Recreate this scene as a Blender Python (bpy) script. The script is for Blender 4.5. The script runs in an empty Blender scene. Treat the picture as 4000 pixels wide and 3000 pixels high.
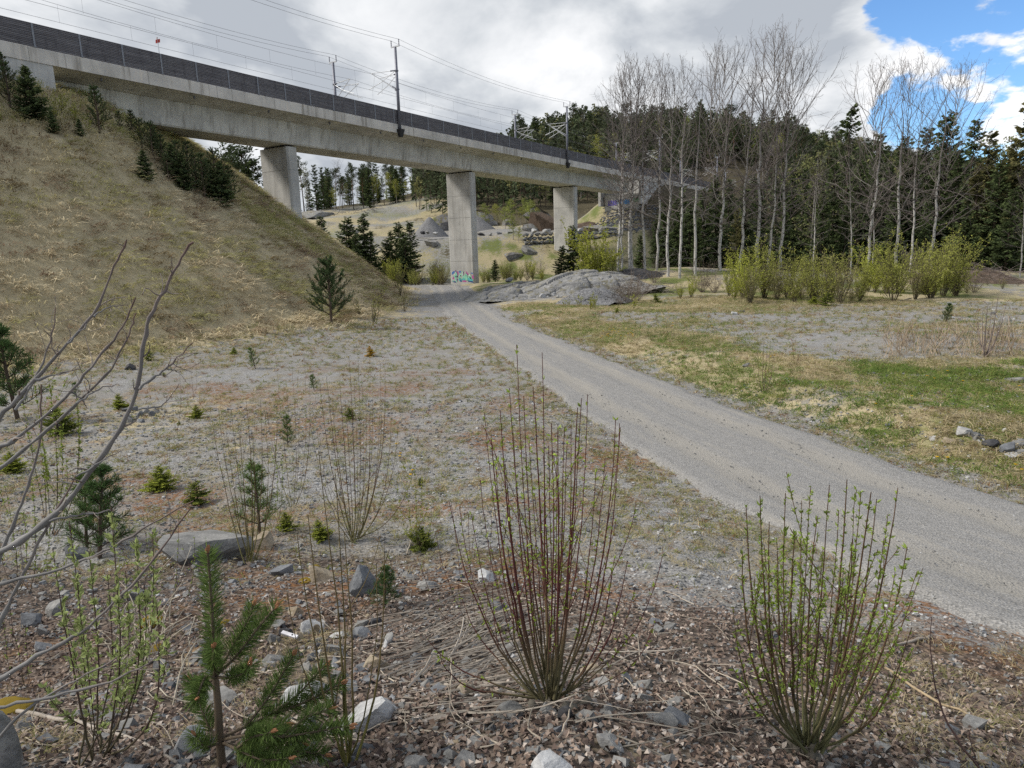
import bpy, math, random
import numpy as np
from mathutils import Matrix, Vector
R_ = math.radians
rng = np.random.default_rng(11)
SC = bpy.context.scene
COL = SC.collection

# ------------------------------------------------------------------ camera, sky, sun, exposure
EYE = np.array([0.0, 0.0, 4.2])
PITCH, ROLL, FPX = 0.1957, -0.0285, 2650.0          # from the verticals of the piers and the bridge lines
_fw = np.array([0, math.cos(PITCH), -math.sin(PITCH)])
_rt = np.array([1.0, 0, 0]); _up = np.array([0, math.sin(PITCH), math.cos(PITCH)])
_R = math.cos(ROLL) * _rt + math.sin(ROLL) * _up
_U = -math.sin(ROLL) * _rt + math.cos(ROLL) * _up
cam = bpy.data.cameras.new("camera"); cam.sensor_width = 36; cam.lens = FPX / 4000 * 36
cam.clip_start = 0.05; cam.clip_end = 6000
co = bpy.data.objects.new("camera", cam); COL.objects.link(co)
m = Matrix.Identity(4)
for i in range(3):
    m[i][0], m[i][1], m[i][2], m[i][3] = _R[i], _U[i], -_fw[i], EYE[i]
co.matrix_world = m
SC.camera = co

SUN_AZ, SUN_EL = -88, 44        # degrees; azimuth from the view direction, negative = left
w = bpy.data.worlds.new("World"); SC.world = w; w.use_nodes = True
nt = w.node_tree; nt.nodes.clear()
def wn(t, **k):
    n = nt.nodes.new(t)
    for a, b in k.items(): setattr(n, a, b)
    return n
def wl(a, b): nt.links.new(a, b)
def wmath(op, a, b=None, c=None, clamp=False):
    n = wn("ShaderNodeMath", operation=op); n.use_clamp = clamp
    for i, v in enumerate((a, b, c)):
        if v is None: continue
        if isinstance(v, (int, float)): n.inputs[i].default_value = v
        else: wl(v, n.inputs[i])
    return n.outputs[0]
def wsmooth(v, a, b, o0=0.0, o1=1.0):
    n = wn("ShaderNodeMapRange", interpolation_type="SMOOTHSTEP")
    wl(v, n.inputs[0])
    for i, q in enumerate((a, b, o0, o1)): n.inputs[i + 1].default_value = q
    return n.outputs[0]
tc = wn("ShaderNodeTexCoord"); sep = wn("ShaderNodeSeparateXYZ"); wl(tc.outputs["Generated"], sep.inputs[0])
dx, dy, dz = sep.outputs
den = wmath("ADD", wmath("MAXIMUM", dz, 0.0), 0.30)
cmb = wn("ShaderNodeCombineXYZ"); wl(wmath("DIVIDE", dx, den), cmb.inputs[0]); wl(wmath("DIVIDE", dy, den), cmb.inputs[1])
def wnoise(scale, detail, rough, off, dist=0.0, st=(1, 1, 1)):
    mp = wn("ShaderNodeMapping"); mp.inputs["Location"].default_value = off; mp.inputs["Scale"].default_value = st
    wl(cmb.outputs[0], mp.inputs[0])
    n = wn("ShaderNodeTexNoise"); wl(mp.outputs[0], n.inputs["Vector"])
    n.inputs["Scale"].default_value = scale; n.inputs["Detail"].default_value = detail
    n.inputs["Roughness"].default_value = rough; n.inputs["Distortion"].default_value = dist
    return n.outputs["Fac"]
SKYOFF = (3.7, 1.2, 0.4)
SKYC = (9.2, 3.1, 1.0)
nA = wnoise(1.7, 9, 0.56, SKYOFF, 0.15)
nB = wnoise(2.3, 9, 0.55, (9.1, 4.3, 2.2), 0.3, (1.0, 0.9, 1))
nL = wnoise(0.75, 2, 0.5, (1.1, 7.7, 0.0))
edge = wmath("ADD", dx, wmath("MULTIPLY", wmath("SUBTRACT", nA, 0.5), 0.30))
deck = wmath("ADD", wsmooth(edge, 0.40, 0.46, 0.40, -0.035), wsmooth(dx, 0.66, 0.82, 0.0, 0.16))                # cloud deck ends right of the view; unseen cloud added beyond brightens the viaduct
low = wsmooth(dz, 0.03, 0.13, -0.20, 0.0)
nC = wnoise(3.4, 9, 0.55, SKYC, 0.1)
fr = wsmooth(edge, 0.40, 0.46, 0.0, 1.0)
nAC = wmath("ADD", wmath("MULTIPLY", nA, wmath("SUBTRACT", 1.0, fr)), wmath("MULTIPLY", wmath("ADD", wmath("MULTIPLY", wmath("SUBTRACT", nC, 0.5), 1.5), 0.535), fr))
cover = wmath("ADD", wmath("ADD", nAC, deck), wmath("ADD", low, wmath("MULTIPLY", wmath("SUBTRACT", nL, 0.5), 0.15)))
mask = wsmooth(cover, 0.475, 0.575)
thick = wsmooth(cover, 0.56, 0.95)
bri = wmath("SUBTRACT", 0.80, wmath("MULTIPLY", thick, 0.36))
bri = wmath("ADD", bri, wmath("MULTIPLY", wsmooth(nB, 0.28, 0.72, -1.0, 1.0), 0.36))
bri = wmath("MINIMUM", wmath("MAXIMUM", bri, 0.30), 1.08)
rmp = wn("ShaderNodeValToRGB"); wl(bri, rmp.inputs[0]); cr = rmp.color_ramp
cr.elements[0].position = 0.28; cr.elements[0].color = (0.36, 0.39, 0.435, 1)
cr.elements[1].position = 1.0; cr.elements[1].color = (0.87, 0.87, 0.875, 1)
e = cr.elements.new(0.55); e.color = (0.52, 0.545, 0.575, 1)
sky = wn("ShaderNodeTexSky", sky_type="NISHITA"); sky.sun_disc = False
sky.sun_elevation = R_(SUN_EL); sky.sun_rotation = R_(SUN_AZ); sky.air_density = 1.0; sky.dust_density = 0.1; sky.ozone_density = 2.2
bgs = wn("ShaderNodeBackground"); tint = wn("ShaderNodeMix", data_type="RGBA", blend_type="MULTIPLY"); tint.inputs[0].default_value = 1.0; wl(sky.outputs[0], tint.inputs[6]); tint.inputs[7].default_value = (0.74, 0.98, 1.22, 1); wl(tint.outputs[2], bgs.inputs[0]); bgs.inputs[1].default_value = 0.055
bgc = wn("ShaderNodeBackground"); wl(rmp.outputs[0], bgc.inputs[0]); bgc.inputs[1].default_value = 0.485
mx = wn("ShaderNodeMixShader"); wl(mask, mx.inputs[0]); wl(bgs.outputs[0], mx.inputs[1]); wl(bgc.outputs[0], mx.inputs[2])
wo = wn("ShaderNodeOutputWorld"); wl(mx.outputs[0], wo.inputs[0])

sl = bpy.data.lights.new("sun", "SUN"); sl.energy = 1.5; sl.angle = R_(10); sl.color = (1.0, 0.95, 0.87)
so = bpy.data.objects.new("sun", sl); COL.objects.link(so)
sd = Vector((math.sin(R_(SUN_AZ)) * math.cos(R_(SUN_EL)), math.cos(R_(SUN_AZ)) * math.cos(R_(SUN_EL)), math.sin(R_(SUN_EL))))
so.rotation_euler = sd.to_track_quat("Z", "Y").to_euler(); so.location = (-30, 20, 60)
vs = SC.view_settings; vs.view_transform = "Standard"; vs.look = "None"; vs.exposure = 1.45; vs.gamma = 1.0; vs.use_curve_mapping = False
SC.cycles.max_bounces = 5; SC.cycles.diffuse_bounces = 3; SC.cycles.transmission_bounces = 2; SC.cycles.transparent_max_bounces = 4
SC.cycles.use_denoising = False

# ------------------------------------------------------------------ helpers: noise, terrain
def vnoise(x, y, seed=0):
    x = np.asarray(x, float); y = np.asarray(y, float)
    ix = np.floor(x).astype(np.int64); iy = np.floor(y).astype(np.int64)
    fx = x - ix; fy = y - iy
    fx = fx * fx * (3 - 2 * fx); fy = fy * fy * (3 - 2 * fy)
    def hsh(a, b):
        n = (a * 374761393 + b * 668265263 + seed * 982451653) & 0x7FFFFFFF
        n = ((n ^ (n >> 13)) * 1274126177) & 0x7FFFFFFF
        return ((n ^ (n >> 16)) & 0xFFFF) / 65535.0
    a = hsh(ix, iy); b = hsh(ix + 1, iy); c = hsh(ix, iy + 1); d = hsh(ix + 1, iy + 1)
    return (a + (b - a) * fx) * (1 - fy) + (c + (d - c) * fx) * fy
def fbm(x, y, sc, octv=4, seed=0, rough=0.5):
    s = 0; a = 1; t = 0
    for o in range(octv):
        s = s + a * vnoise(x / sc * 2 ** o + 17.3 * o, y / sc * 2 ** o - 9.1 * o, seed + o); t += a; a *= rough
    return s / t
def sst(v, a, b):
    t = np.clip((np.asarray(v, float) - a) / (b - a), 0, 1); return t * t * (3 - 2 * t)

BC = np.array([-11.398, 72.0, 0.0]); BU = np.array([0.53337, 0.84588, 0.0]); BN = np.array([0.84588, -0.53337, 0.0])
BK, BG = 1.114e-4, -0.0024
ZT, ZFT, ZFB, ZWB = 18.39, 17.035, 16.157, 14.033
WIN, WID = 2.57, 8.7
def bp(t, off, z): return BC + t * BU + (off + BK * t * t) * BN + np.array([0, 0, z + BG * t])

TOE = np.array([(-200, -45), (-60, 8), (-20, 25), (-14.5, 31.5), (-10.6, 37.5), (-8.9, 47), (-9.6, 60), (-12, 74), (-17, 88), (-30, 102), (-60, 112), (-200, 122)], float)
def poly_in(x, y, P):
    dm = np.full(x.shape, 1e9); ins = np.zeros(x.shape, bool); n = len(P)
    for i in range(n):
        a = P[i]; b = P[(i + 1) % n]; ab = b - a
        if i < n - 1:
            t = np.clip(((x - a[0]) * ab[0] + (y - a[1]) * ab[1]) / (ab @ ab), 0, 1)
            dm = np.minimum(dm, np.hypot(x - a[0] - t * ab[0], y - a[1] - t * ab[1]))
        cond = ((a[1] > y) != (b[1] > y)) & (x < (b[0] - a[0]) * (y - a[1]) / (b[1] - a[1] + 1e-12) + a[0])
        ins ^= cond
    return np.where(ins, dm, -dm)
RY = np.array([-30, -5, 3, 7.4, 13, 22, 40, 60, 80, 95]); RX = np.array([9, 7.4, 6.3, 5.5, 4.5, 2.5, -1.5, -4.9, -7.4, -10.5])
def roadx(y):
    return np.interp(y, RY, RX)
def roadw(y): return np.interp(y, [5, 13, 25, 80], [2.4, 2.15, 1.85, 1.75])
def embank(x, y):
    d = poly_in(x, y, TOE)
    z = 0.40 * (d + np.sqrt(d * d + 2.5)) - 0.05
    z = z + (fbm(x, y, 6, 3, 5) - 0.5) * 1.3 * sst(d, 0, 3) + (fbm(x, y, 1.1, 2, 6) - 0.5) * 0.35 * sst(d, -1, 2)
    top = 15.6
    k = 1.2
    hh = np.clip(0.5 + 0.5 * (top - z) / k, 0, 1)
    return d, top * (1 - hh) + z * hh - k * hh * (1 - hh)
def hgt(x, y):
    x = np.asarray(x, float); y = np.asarray(y, float)
    s = np.where(x > 0, y + 0.45 * x, y - 0.04 * x)
    z = np.interp(s, [-30, 0, 1.2, 1.85, 2.3, 4, 6.5, 9.5, 13, 18, 30], [4.0, 2.72, 2.66, 2.56, 2.44, 1.86, 1.22, 0.62, 0.24, 0.05, 0.0])
    ro = x - roadx(y); onroad = 1 - sst(np.abs(ro), roadw(y) * 0.8, roadw(y) + 0.8)
    onroad = onroad * (1 - sst(y, 84, 92))
    near = 1 - sst(s, 9, 14)
    bump = (fbm(x, y, 1.6, 3, 31) - 0.5) * 0.42 * near + (fbm(x, y, 0.35, 2, 37) - 0.5) * 0.07 * near + (fbm(x, y, 5, 3, 41) - 0.5) * 0.45 * (1 - near)
    z = z + bump * (1 - onroad)
    z = z - 0.05 * onroad * 0
    # bank of grass right of the road, low terrace behind it
    z = z + (0.55 + 0.25 * (fbm(x, y, 3.0, 3, 77) - 0.5) * 2) * sst(ro, roadw(y) + 0.5, roadw(y) + 2.6) * sst(y, 9, 14) * (1 - 0.6 * sst(y, 24, 34))
    # knoll with the bedrock and birches
    z = z + 1.5 * np.exp(-((x - 17) / 13) ** 2 - ((y - 73) / 11) ** 2) + 0.9 * np.exp(-((x - 34) / 14) ** 2 - ((y - 62) / 8) ** 2)
    zl = np.interp(y, [84, 95, 106, 113, 120, 140, 165, 200, 260, 420, 1300], [0, -0.3, 0.8, 3.0, 6.3, 7.2, 10, 14.0, 16.5, 24, 45])
    zr = np.interp(y, [60, 100, 150, 250, 420, 1300], [0, 2.2, 5.0, 11, 22, 45])
    f = sst(x, 26, 52)
    rough = (fbm(x, y, 14, 4, 51) - 0.5) * 3.0 * sst(y, 100, 150)
    z = z + zl * (1 - f) + zr * f + rough
    z = z + 32 * np.exp(-((x - 60) / 88) ** 2 - ((y - 278) / 74) ** 2)
    # railway fill beyond the far abutment
    px, py = x - BC[0], y - BC[1]
    t = px * BU[0] + py * BU[1]; off = px * BN[0] + py * BN[1] - BK * t * t + WID / 2
    d = np.hypot(np.minimum(t - 79, 0), off)
    z = np.maximum(z, 15.7 - 0.72 * np.maximum(0, d - 4.9) + (fbm(x, y, 4, 3, 61) - 0.5) * 0.8)
    de, ze = embank(x, y)
    z = np.where(de > -7, np.maximum(z, ze + np.minimum(z, 0.3)), z)
    return z
def hg(x, y): return float(hgt(np.array([x]), np.array([y]))[0])
def ray(px, py): return _fw + _R * (px - 2000) / FPX - _U * (py - 1500) / FPX
_ts = np.concatenate([[0], np.geomspace(1.0, 420, 340)])
def G(px, py):
    """the point of the ground seen at a place of the photograph (4000 x 3000)"""
    d = ray(px, py); P = EYE + np.outer(_ts, d)
    q = P[:, 2] - hgt(P[:, 0], P[:, 1]); k = int(np.argmax(q < 0))
    if k == 0: k = len(_ts) - 1
    f = q[k - 1] / (q[k - 1] - q[k] + 1e-9); c = P[k - 1] + (P[k] - P[k - 1]) * min(1.0, max(0.0, f))
    return np.array([c[0], c[1], hg(c[0], c[1])])
def at(px, py, depth):
    d = ray(px, py); return EYE + d * (depth / d[1])
def hor(px, depth): # ground point in that direction at that depth
    d = ray(px, 1100); p = EYE + d * (depth / d[1]); return np.array([p[0], p[1], hg(p[0], p[1])])

# ------------------------------------------------------------------ helpers: meshes, objects
class MB:
    def __init__(s): s.v = []; s.c = []; s.f3 = []; s.f4 = []; s.n = 0
    def add(s, v, f3=None, f4=None, c=(0.5, 0.5, 0.5)):
        v = np.asarray(v, float).reshape(-1, 3); c = np.asarray(c, float)
        if c.ndim == 1: c = np.tile(c, (len(v), 1))
        s.v.append(v); s.c.append(c)
        if f3 is not None and len(f3): s.f3.append(np.asarray(f3, np.int64).reshape(-1, 3) + s.n)
        if f4 is not None and len(f4): s.f4.append(np.asarray(f4, np.int64).reshape(-1, 4) + s.n)
        s.n += len(v)
    def tube(s, pts, rad, sides=5, c=(0.3, 0.3, 0.3), cap=False):
        P = np.asarray(pts, float); n = len(P); rad = np.broadcast_to(np.asarray(rad, float), (n,))
        T = np.gradient(P, axis=0); T /= np.linalg.norm(T, axis=1, keepdims=True) + 1e-12
        a = np.array([0.31, 0.93, 0.17]) if abs(T[:, 2]).mean() > 0.5 else np.array([0.05, 0.1, 1.0])
        A = np.cross(T, a); A /= np.linalg.norm(A, axis=1, keepdims=True) + 1e-12; B = np.cross(T, A)
        an = np.arange(sides) * 2 * math.pi / sides
        V = P[:, None] + rad[:, None, None] * (np.cos(an)[None, :, None] * A[:, None] + np.sin(an)[None, :, None] * B[:, None])
        i = np.arange(n - 1)[:, None] * sides; j = np.arange(sides)[None]; j2 = (j + 1) % sides
        F = np.stack([i + j, i + j2, i + sides + j2, i + sides + j], -1).reshape(-1, 4)
        C = np.asarray(c, float)
        if C.ndim == 2: C = np.repeat(C, sides, 0)
        V = V.reshape(-1, 3); f3 = None
        if cap:
            V = np.concatenate([V, P[:1], P[-1:]]); k = n * sides
            f3 = [(k, (q + 1) % sides, q) for q in range(sides)] + [(k + 1, k - sides + q, k - sides + (q + 1) % sides) for q in range(sides)]
            if C.ndim == 2: C = np.concatenate([C, C[:1], C[-1:]])
        s.add(V, f3, F, C)
    def leaves(s, P, D, L, W, c, fold=0.0, N=None):
        P = np.asarray(P, float).reshape(-1, 3); n = len(P)
        D = np.asarray(D, float).reshape(-1, 3); D = D / (np.linalg.norm(D, axis=1, keepdims=True) + 1e-9)
        rr = rng.normal(size=(n, 3)) if N is None else np.broadcast_to(N, (n, 3))
        S = np.cross(D, rr); S /= np.linalg.norm(S, axis=1, keepdims=True) + 1e-9
        L = np.broadcast_to(L, (n,))[:, None]; W = np.broadcast_to(W, (n,))[:, None]
        up = np.cross(S, D) * (L * fold)
        V = np.stack([P, P + D * L * 0.45 + S * W / 2 + up, P + D * L, P + D * L * 0.45 - S * W / 2 + up], 1).reshape(-1, 3)
        F = (np.arange(n)[:, None] * 4 + np.arange(4)[None])
        c = np.asarray(c, float); c = np.tile(c, (n, 1)) if c.ndim == 1 else c
        s.add(V, None, F, np.repeat(c, 4, 0))
    def blades(s, P, D, L, W, bend, c, jn=0.6):
        """grass blades: two segments, D start direction, bend = end offset vector as share of L"""
        P = np.asarray(P, float); n = len(P); D = D / (np.linalg.norm(D, axis=1, keepdims=True) + 1e-9)
        S = np.cross(D, np.array([0, 0, 1.0]) + rng.normal(size=(n, 3)) * jn); S /= np.linalg.norm(S, axis=1, keepdims=True) + 1e-9
        L = np.broadcast_to(L, (n,))[:, None]; W = np.broadcast_to(W, (n,))[:, None]
        M = P + D * L * 0.55; E_ = M + D * L * 0.45 + bend * L
        V = np.stack([P - S * W / 2, P + S * W / 2, M + S * W * 0.4, M - S * W * 0.4, E_], 1).reshape(-1, 3)
        b = np.arange(n)[:, None] * 5
        s.add(V, np.concatenate([b + 3, b + 2, b + 4], 1), np.concatenate([b, b + 1, b + 2, b + 3], 1), np.repeat(c, 5, 0))
    def box(s, o, a, b, c_, col=(0.5, 0.5, 0.5)):
        o, a, b, c_ = (np.asarray(q, float) for q in (o, a, b, c_))
        V = [o + i * a + j * b + k * c_ for k in (0, 1) for j in (0, 1) for i in (0, 1)]
        s.add(V, None, [(0, 2, 3, 1), (4, 5, 7, 6), (0, 1, 5, 4), (2, 6, 7, 3), (0, 4, 6, 2), (1, 3, 7, 5)], col)
    def mesh(s, name, mat, origin=(0, 0, 0), smooth=False):
        V = np.concatenate(s.v) - np.asarray(origin, float); C = np.concatenate(s.c)
        return mk(name, V, s.f3, s.f4, mat, C, smooth)
def mk(name, V, f3, f4, mat, C=None, smooth=False):
    me = bpy.data.meshes.new(name)
    f3 = np.concatenate(f3) if len(f3) else np.zeros((0, 3), np.int64); f4 = np.concatenate(f4) if len(f4) else np.zeros((0, 4), np.int64)
    me.vertices.add(len(V)); me.vertices.foreach_set("co", V.astype(np.float32).ravel())
    li = np.concatenate([f3.ravel(), f4.ravel()]).astype(np.int32); nl = len(li); npoly = len(f3) + len(f4)
    me.loops.add(nl); me.loops.foreach_set("vertex_index", li)
    st = np.concatenate([np.arange(len(f3)) * 3, len(f3) * 3 + np.arange(len(f4)) * 4]).astype(np.int32)
    me.polygons.add(npoly); me.polygons.foreach_set("loop_start", st)
    me.update(calc_edges=True)
    me.polygons.foreach_set("use_smooth", np.full(npoly, bool(smooth)))
    if C is not None:
        ca = me.color_attributes.new("col", "FLOAT_COLOR", "POINT")
        ca.data.foreach_set("color", np.concatenate([C, np.ones((len(C), 1))], 1).astype(np.float32).ravel())
    if mat is not None: me.materials.append(mat)
    me.validate(); me.update()
    return me
def obj(name, me, parent=None, loc=(0, 0, 0), rot=(0, 0, 0), sc=None):
    o = bpy.data.objects.new(name, me); COL.objects.link(o); o.location = loc; o.rotation_euler = rot
    if sc is not None: o.scale = sc if hasattr(sc, "__len__") else (sc, sc, sc)
    if parent is not None: o.parent = parent
    return o
def tag(o, label=None, cat=None, group=None, kind=None):
    if label: o["label"] = label
    if cat: o["category"] = cat
    if group: o["group"] = group
    if kind: o["kind"] = kind
    return o
def thing(name, label, cat, loc=(0, 0, 0), group=None, rot=(0, 0, 0), sc=None):
    return tag(obj(name, None, None, tuple(loc), rot, sc), label, cat, group)
def ordn(k):
    if k < 20: return ORD[k]
    q = k + 1; T_ = ["twenty", "thirty", "forty", "fifty", "sixty"]
    return T_[q // 10 - 2][:-1] + "ieth" if q % 10 == 0 else T_[q // 10 - 2] + "-" + ORD[q % 10 - 1]
ORD = ["first", "second", "third", "fourth", "fifth", "sixth", "seventh", "eighth", "ninth", "tenth", "eleventh", "twelfth", "thirteenth", "fourteenth", "fifteenth", "sixteenth", "seventeenth", "eighteenth", "nineteenth", "twentieth"]

# ------------------------------------------------------------------ materials
class NT:
    def __init__(s, name):
        s.m = bpy.data.materials.new(name); s.m.use_nodes = True; s.t = s.m.node_tree; s.t.nodes.clear()
        s.out = s.n("ShaderNodeOutputMaterial"); s.tc = s.n("ShaderNodeTexCoord"); s.geo = s.n("ShaderNodeNewGeometry")
    def n(s, t, **k):
        q = s.t.nodes.new(t)
        for a, b in k.items(): setattr(q, a, b)
        return q
    def l(s, a, b): s.t.links.new(a, b)
    def set(s, sock, v):
        if isinstance(v, bpy.types.NodeSocket): s.l(v, sock)
        else:
            if hasattr(v, "__len__") and len(v) == 3 and sock.type == "RGBA": v = (*v, 1)
            sock.default_value = v
    def pos(s): return s.geo.outputs["Position"]
    def ob(s): return s.tc.outputs["Object"]
    def mapv(s, v, scale=(1, 1, 1), rot=(0, 0, 0), loc=(0, 0, 0)):
        q = s.n("ShaderNodeMapping"); s.l(v, q.inputs[0]); q.inputs["Scale"].default_value = scale; q.inputs["Rotation"].default_value = rot; q.inputs["Location"].default_value = loc
        return q.outputs[0]
    def noise(s, scale, detail=4, rough=0.55, v=None, dist=0.0):
        q = s.n("ShaderNodeTexNoise"); s.l(v if v is not None else s.pos(), q.inputs["Vector"])
        q.inputs["Scale"].default_value = scale; q.inputs["Detail"].default_value = detail; q.inputs["Roughness"].default_value = rough; q.inputs["Distortion"].default_value = dist
        return q.outputs["Fac"]
    def vor(s, scale, v=None, feature="F1", out="Distance", rnd=1.0):
        q = s.n("ShaderNodeTexVoronoi", feature=feature); s.l(v if v is not None else s.pos(), q.inputs["Vector"]); q.inputs["Scale"].default_value = scale
        q.inputs["Randomness"].default_value = rnd
        return q.outputs[out]
    def ramp(s, f, stops, interp="LINEAR"):
        q = s.n("ShaderNodeValToRGB"); s.l(f, q.inputs[0]); r = q.color_ramp; r.interpolation = interp
        while len(r.elements) < len(stops): r.elements.new(0.5)
        for e_, (p, c) in zip(r.elements, stops):
            e_.position = p; e_.color = (*c, 1) if hasattr(c, "__len__") else (c, c, c, 1)
        return q.outputs[0]
    def mix(s, f, a, b, mode="MIX"):
        q = s.n("ShaderNodeMix", data_type="RGBA", blend_type=mode); q.clamp_factor = True
        s.set(q.inputs[0], f); s.set(q.inputs[6], a); s.set(q.inputs[7], b); return q.outputs[2]
    def math(s, op, a, b=None, clamp=False):
        q = s.n("ShaderNodeMath", operation=op); q.use_clamp = clamp; s.set(q.inputs[0], a)
        if b is not None: s.set(q.inputs[1], b)
        return q.outputs[0]
    def mr(s, v, a, b, c=0.0, d=1.0):
        q = s.n("ShaderNodeMapRange", interpolation_type="SMOOTHSTEP"); s.l(v, q.inputs[0])
        for i, x in enumerate((a, b, c, d)): q.inputs[i + 1].default_value = x
        return q.outputs[0]
    def attr(s, name, out="Color"):
        q = s.n("ShaderNodeAttribute"); q.attribute_name = name; return q.outputs[out]
    def bump(s, h, strength=0.5, dist=0.05):
        q = s.n("ShaderNodeBump"); s.l(h, q.inputs["Height"]); q.inputs["Strength"].default_value = strength; q.inputs["Distance"].default_value = dist
        return q.outputs[0]
    def pbr(s, col, rough=0.9, normal=None, spec=0.25, metal=0.0):
        q = s.n("ShaderNodeBsdfPrincipled"); s.set(q.inputs["Base Color"], col); s.set(q.inputs["Roughness"], rough); q.inputs["Specular IOR Level"].default_value = spec; q.inputs["Metallic"].default_value = metal
        if normal is not None: s.l(normal, q.inputs["Normal"])
        s.l(q.outputs[0], s.out.inputs[0]); return q
    def leafy(s, col, tr=0.35):
        d = s.n("ShaderNodeBsdfDiffuse"); s.set(d.inputs[0], col); t = s.n("ShaderNodeBsdfTranslucent"); s.set(t.inputs[0], col)
        x = s.n("ShaderNodeMixShader"); x.inputs[0].default_value = tr; s.l(d.outputs[0], x.inputs[1]); s.l(t.outputs[0], x.inputs[2]); s.l(x.outputs[0], s.out.inputs[0])
def sepc(N, c):
    q = N.n("ShaderNodeSeparateColor"); N.l(c, q.inputs[0]); return q.outputs

def mat_foliage(name, tr=0.3, var=0.5):
    N = NT(name); oi = N.n("ShaderNodeObjectInfo")
    c = N.attr("col"); nz = N.noise(3.0, 3)
    v = N.math("ADD", N.math("MULTIPLY", nz, var), 1 - var / 2)
    v = N.math("MULTIPLY", v, N.math("ADD", N.math("MULTIPLY", oi.outputs["Random"], 0.24), 0.9))
    cc = N.n("ShaderNodeCombineColor")
    for i in range(3): N.l(v, cc.inputs[i])
    N.leafy(N.mix(1.0, c, cc.outputs[0], "MULTIPLY"), tr); return N.m
M_fol = mat_foliage("foliage", 0.42)
M_needle = mat_foliage("needles", 0.22)
M_grass = mat_foliage("grass_blades", 0.45, 0.35)
N = NT("bark"); c = N.attr("col"); nz = N.noise(9, 5, v=N.ob()); N.pbr(N.mix(0.5, c, N.mix(1.0, c, N.ramp(nz, [(0.3, 0.45), (0.7, 1.5)]), "MULTIPLY")), 0.9); M_bark = N.m
N = NT("birch_bark"); o_ = N.ob()
hz = N.noise(1.0, 5, 0.65, N.mapv(o_, (4, 4, 2.2)), 0.4); fine = N.noise(1.0, 3, 0.6, N.mapv(o_, (6, 6, 26)))
hsep = N.n("ShaderNodeSeparateXYZ"); N.l(o_, hsep.inputs[0])
c = N.mix(N.mr(hz, 0.53, 0.60), N.mix(N.mr(fine, 0.4, 0.6), (0.54, 0.525, 0.50), (0.37, 0.355, 0.34)), (0.04, 0.037, 0.035))
hi = N.mr(hsep.outputs[2], 6.0, 13.0)
c = N.mix(hi, c, N.mix(N.mr(fine, 0.45, 0.6), (0.22, 0.20, 0.19), (0.10, 0.088, 0.085)))
N.pbr(c, 0.85); M_birch = N.m

def concrete(name, base, stain=0.5, boards=0.35, joint=4.7):
    N = NT(name); p = N.ob(); q = N.pos()
    big = N.noise(0.35, 5, 0.6, q); mid = N.noise(1.6, 6, 0.65, q); fin = N.noise(22, 4, 0.6, q)
    st = N.noise(1.0, 5, 0.6, N.mapv(q, (2.2, 2.2, 0.16)))
    wv = N.n("ShaderNodeTexWave", wave_type="BANDS", bands_direction="Z"); N.l(q, wv.inputs["Vector"]); wv.inputs["Scale"].default_value = 3.2; wv.inputs["Distortion"].default_value = 1.2; wv.inputs["Detail"].default_value = 3; wv.inputs["Detail Scale"].default_value = 0.6
    b = np.array(base)
    c = N.mix(N.mr(big, 0.32, 0.68), tuple(b * 0.80), tuple(b * 1.12))
    c = N.mix(N.mr(mid, 0.45, 0.72, 0, 0.45), c, tuple(b * np.array([1.22, 1.2, 1.15])))
    c = N.mix(N.mr(st, 0.50, 0.72, 0, stain), c, tuple(b * np.array([0.52, 0.50, 0.47])))
    st2 = N.noise(1.0, 4, 0.6, N.mapv(q, (3.5, 3.5, 0.22), loc=(5, 9, 2)))
    c = N.mix(N.mr(st2, 0.62, 0.75, 0, stain * 0.7), c, tuple(np.minimum(b * np.array([1.35, 1.2, 1.1]), 0.7)))
    c = N.mix(boards, c, N.mix(1.0, c, N.ramp(wv.outputs["Fac"], [(0.0, 0.80), (0.35, 1.0), (1.0, 1.06)]), "MULTIPLY"))
    c = N.mix(0.35, c, N.mix(1.0, c, N.ramp(fin, [(0.3, 0.92), (0.7, 1.08)]), "MULTIPLY"))
    dp_ = N.n("ShaderNodeVectorMath", operation="DOT_PRODUCT"); N.l(q, dp_.inputs[0]); dp_.inputs[1].default_value = tuple(BU)
    fr_ = N.math("ABSOLUTE", N.math("SUBTRACT", N.math("FRACT", N.math("MULTIPLY", dp_.outputs["Value"], 1 / joint)), 0.5)); c = N.mix(N.mr(fr_, 0.004, 0.009, 0.55, 0), c, tuple(b * 0.45))
    N.pbr(c, 0.9, N.bump(wv.outputs["Fac"], 0.15, 0.01)); return N.m
M_conc = concrete("concrete_weathered", (0.54, 0.53, 0.505), 0.8)
M_pier = concrete("concrete_pier", (0.45, 0.445, 0.43), 0.5, 0.25, 400.0)
M_fascia = concrete("concrete_edge_beam", (0.53, 0.50, 0.46), 0.9, 0.1, 5.4)
def plain(name, col, rough=0.7, spec=0.3, metal=0.0, nz=0.25, sc=8):
    N = NT(name); f = N.noise(sc, 4, 0.6, N.ob()); c = np.array(col)
    N.pbr(N.mix(N.mr(f, 0.3, 0.7), tuple(c * (1 - nz)), tuple(c * (1 + nz))), rough, None, spec, metal); return N.m
N = NT("barrier_slats"); f = N.noise(1.0, 4, 0.6, N.mapv(N.pos(), (0.5, 0.5, 14))); g = N.noise(1.0, 5, 0.65, N.mapv(N.pos(), (3, 3, 0.5)))
c = N.mix(N.mr(f, 0.3, 0.7), (0.10, 0.095, 0.105), (0.185, 0.178, 0.19)); c = N.mix(N.mr(g, 0.5, 0.68, 0, 0.5), c, (0.07, 0.065, 0.073)); N.pbr(c, 0.85); M_slat = N.m
M_post = plain("galvanised_post", (0.20, 0.21, 0.235), 0.55, 0.4, 0.2)
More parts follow.
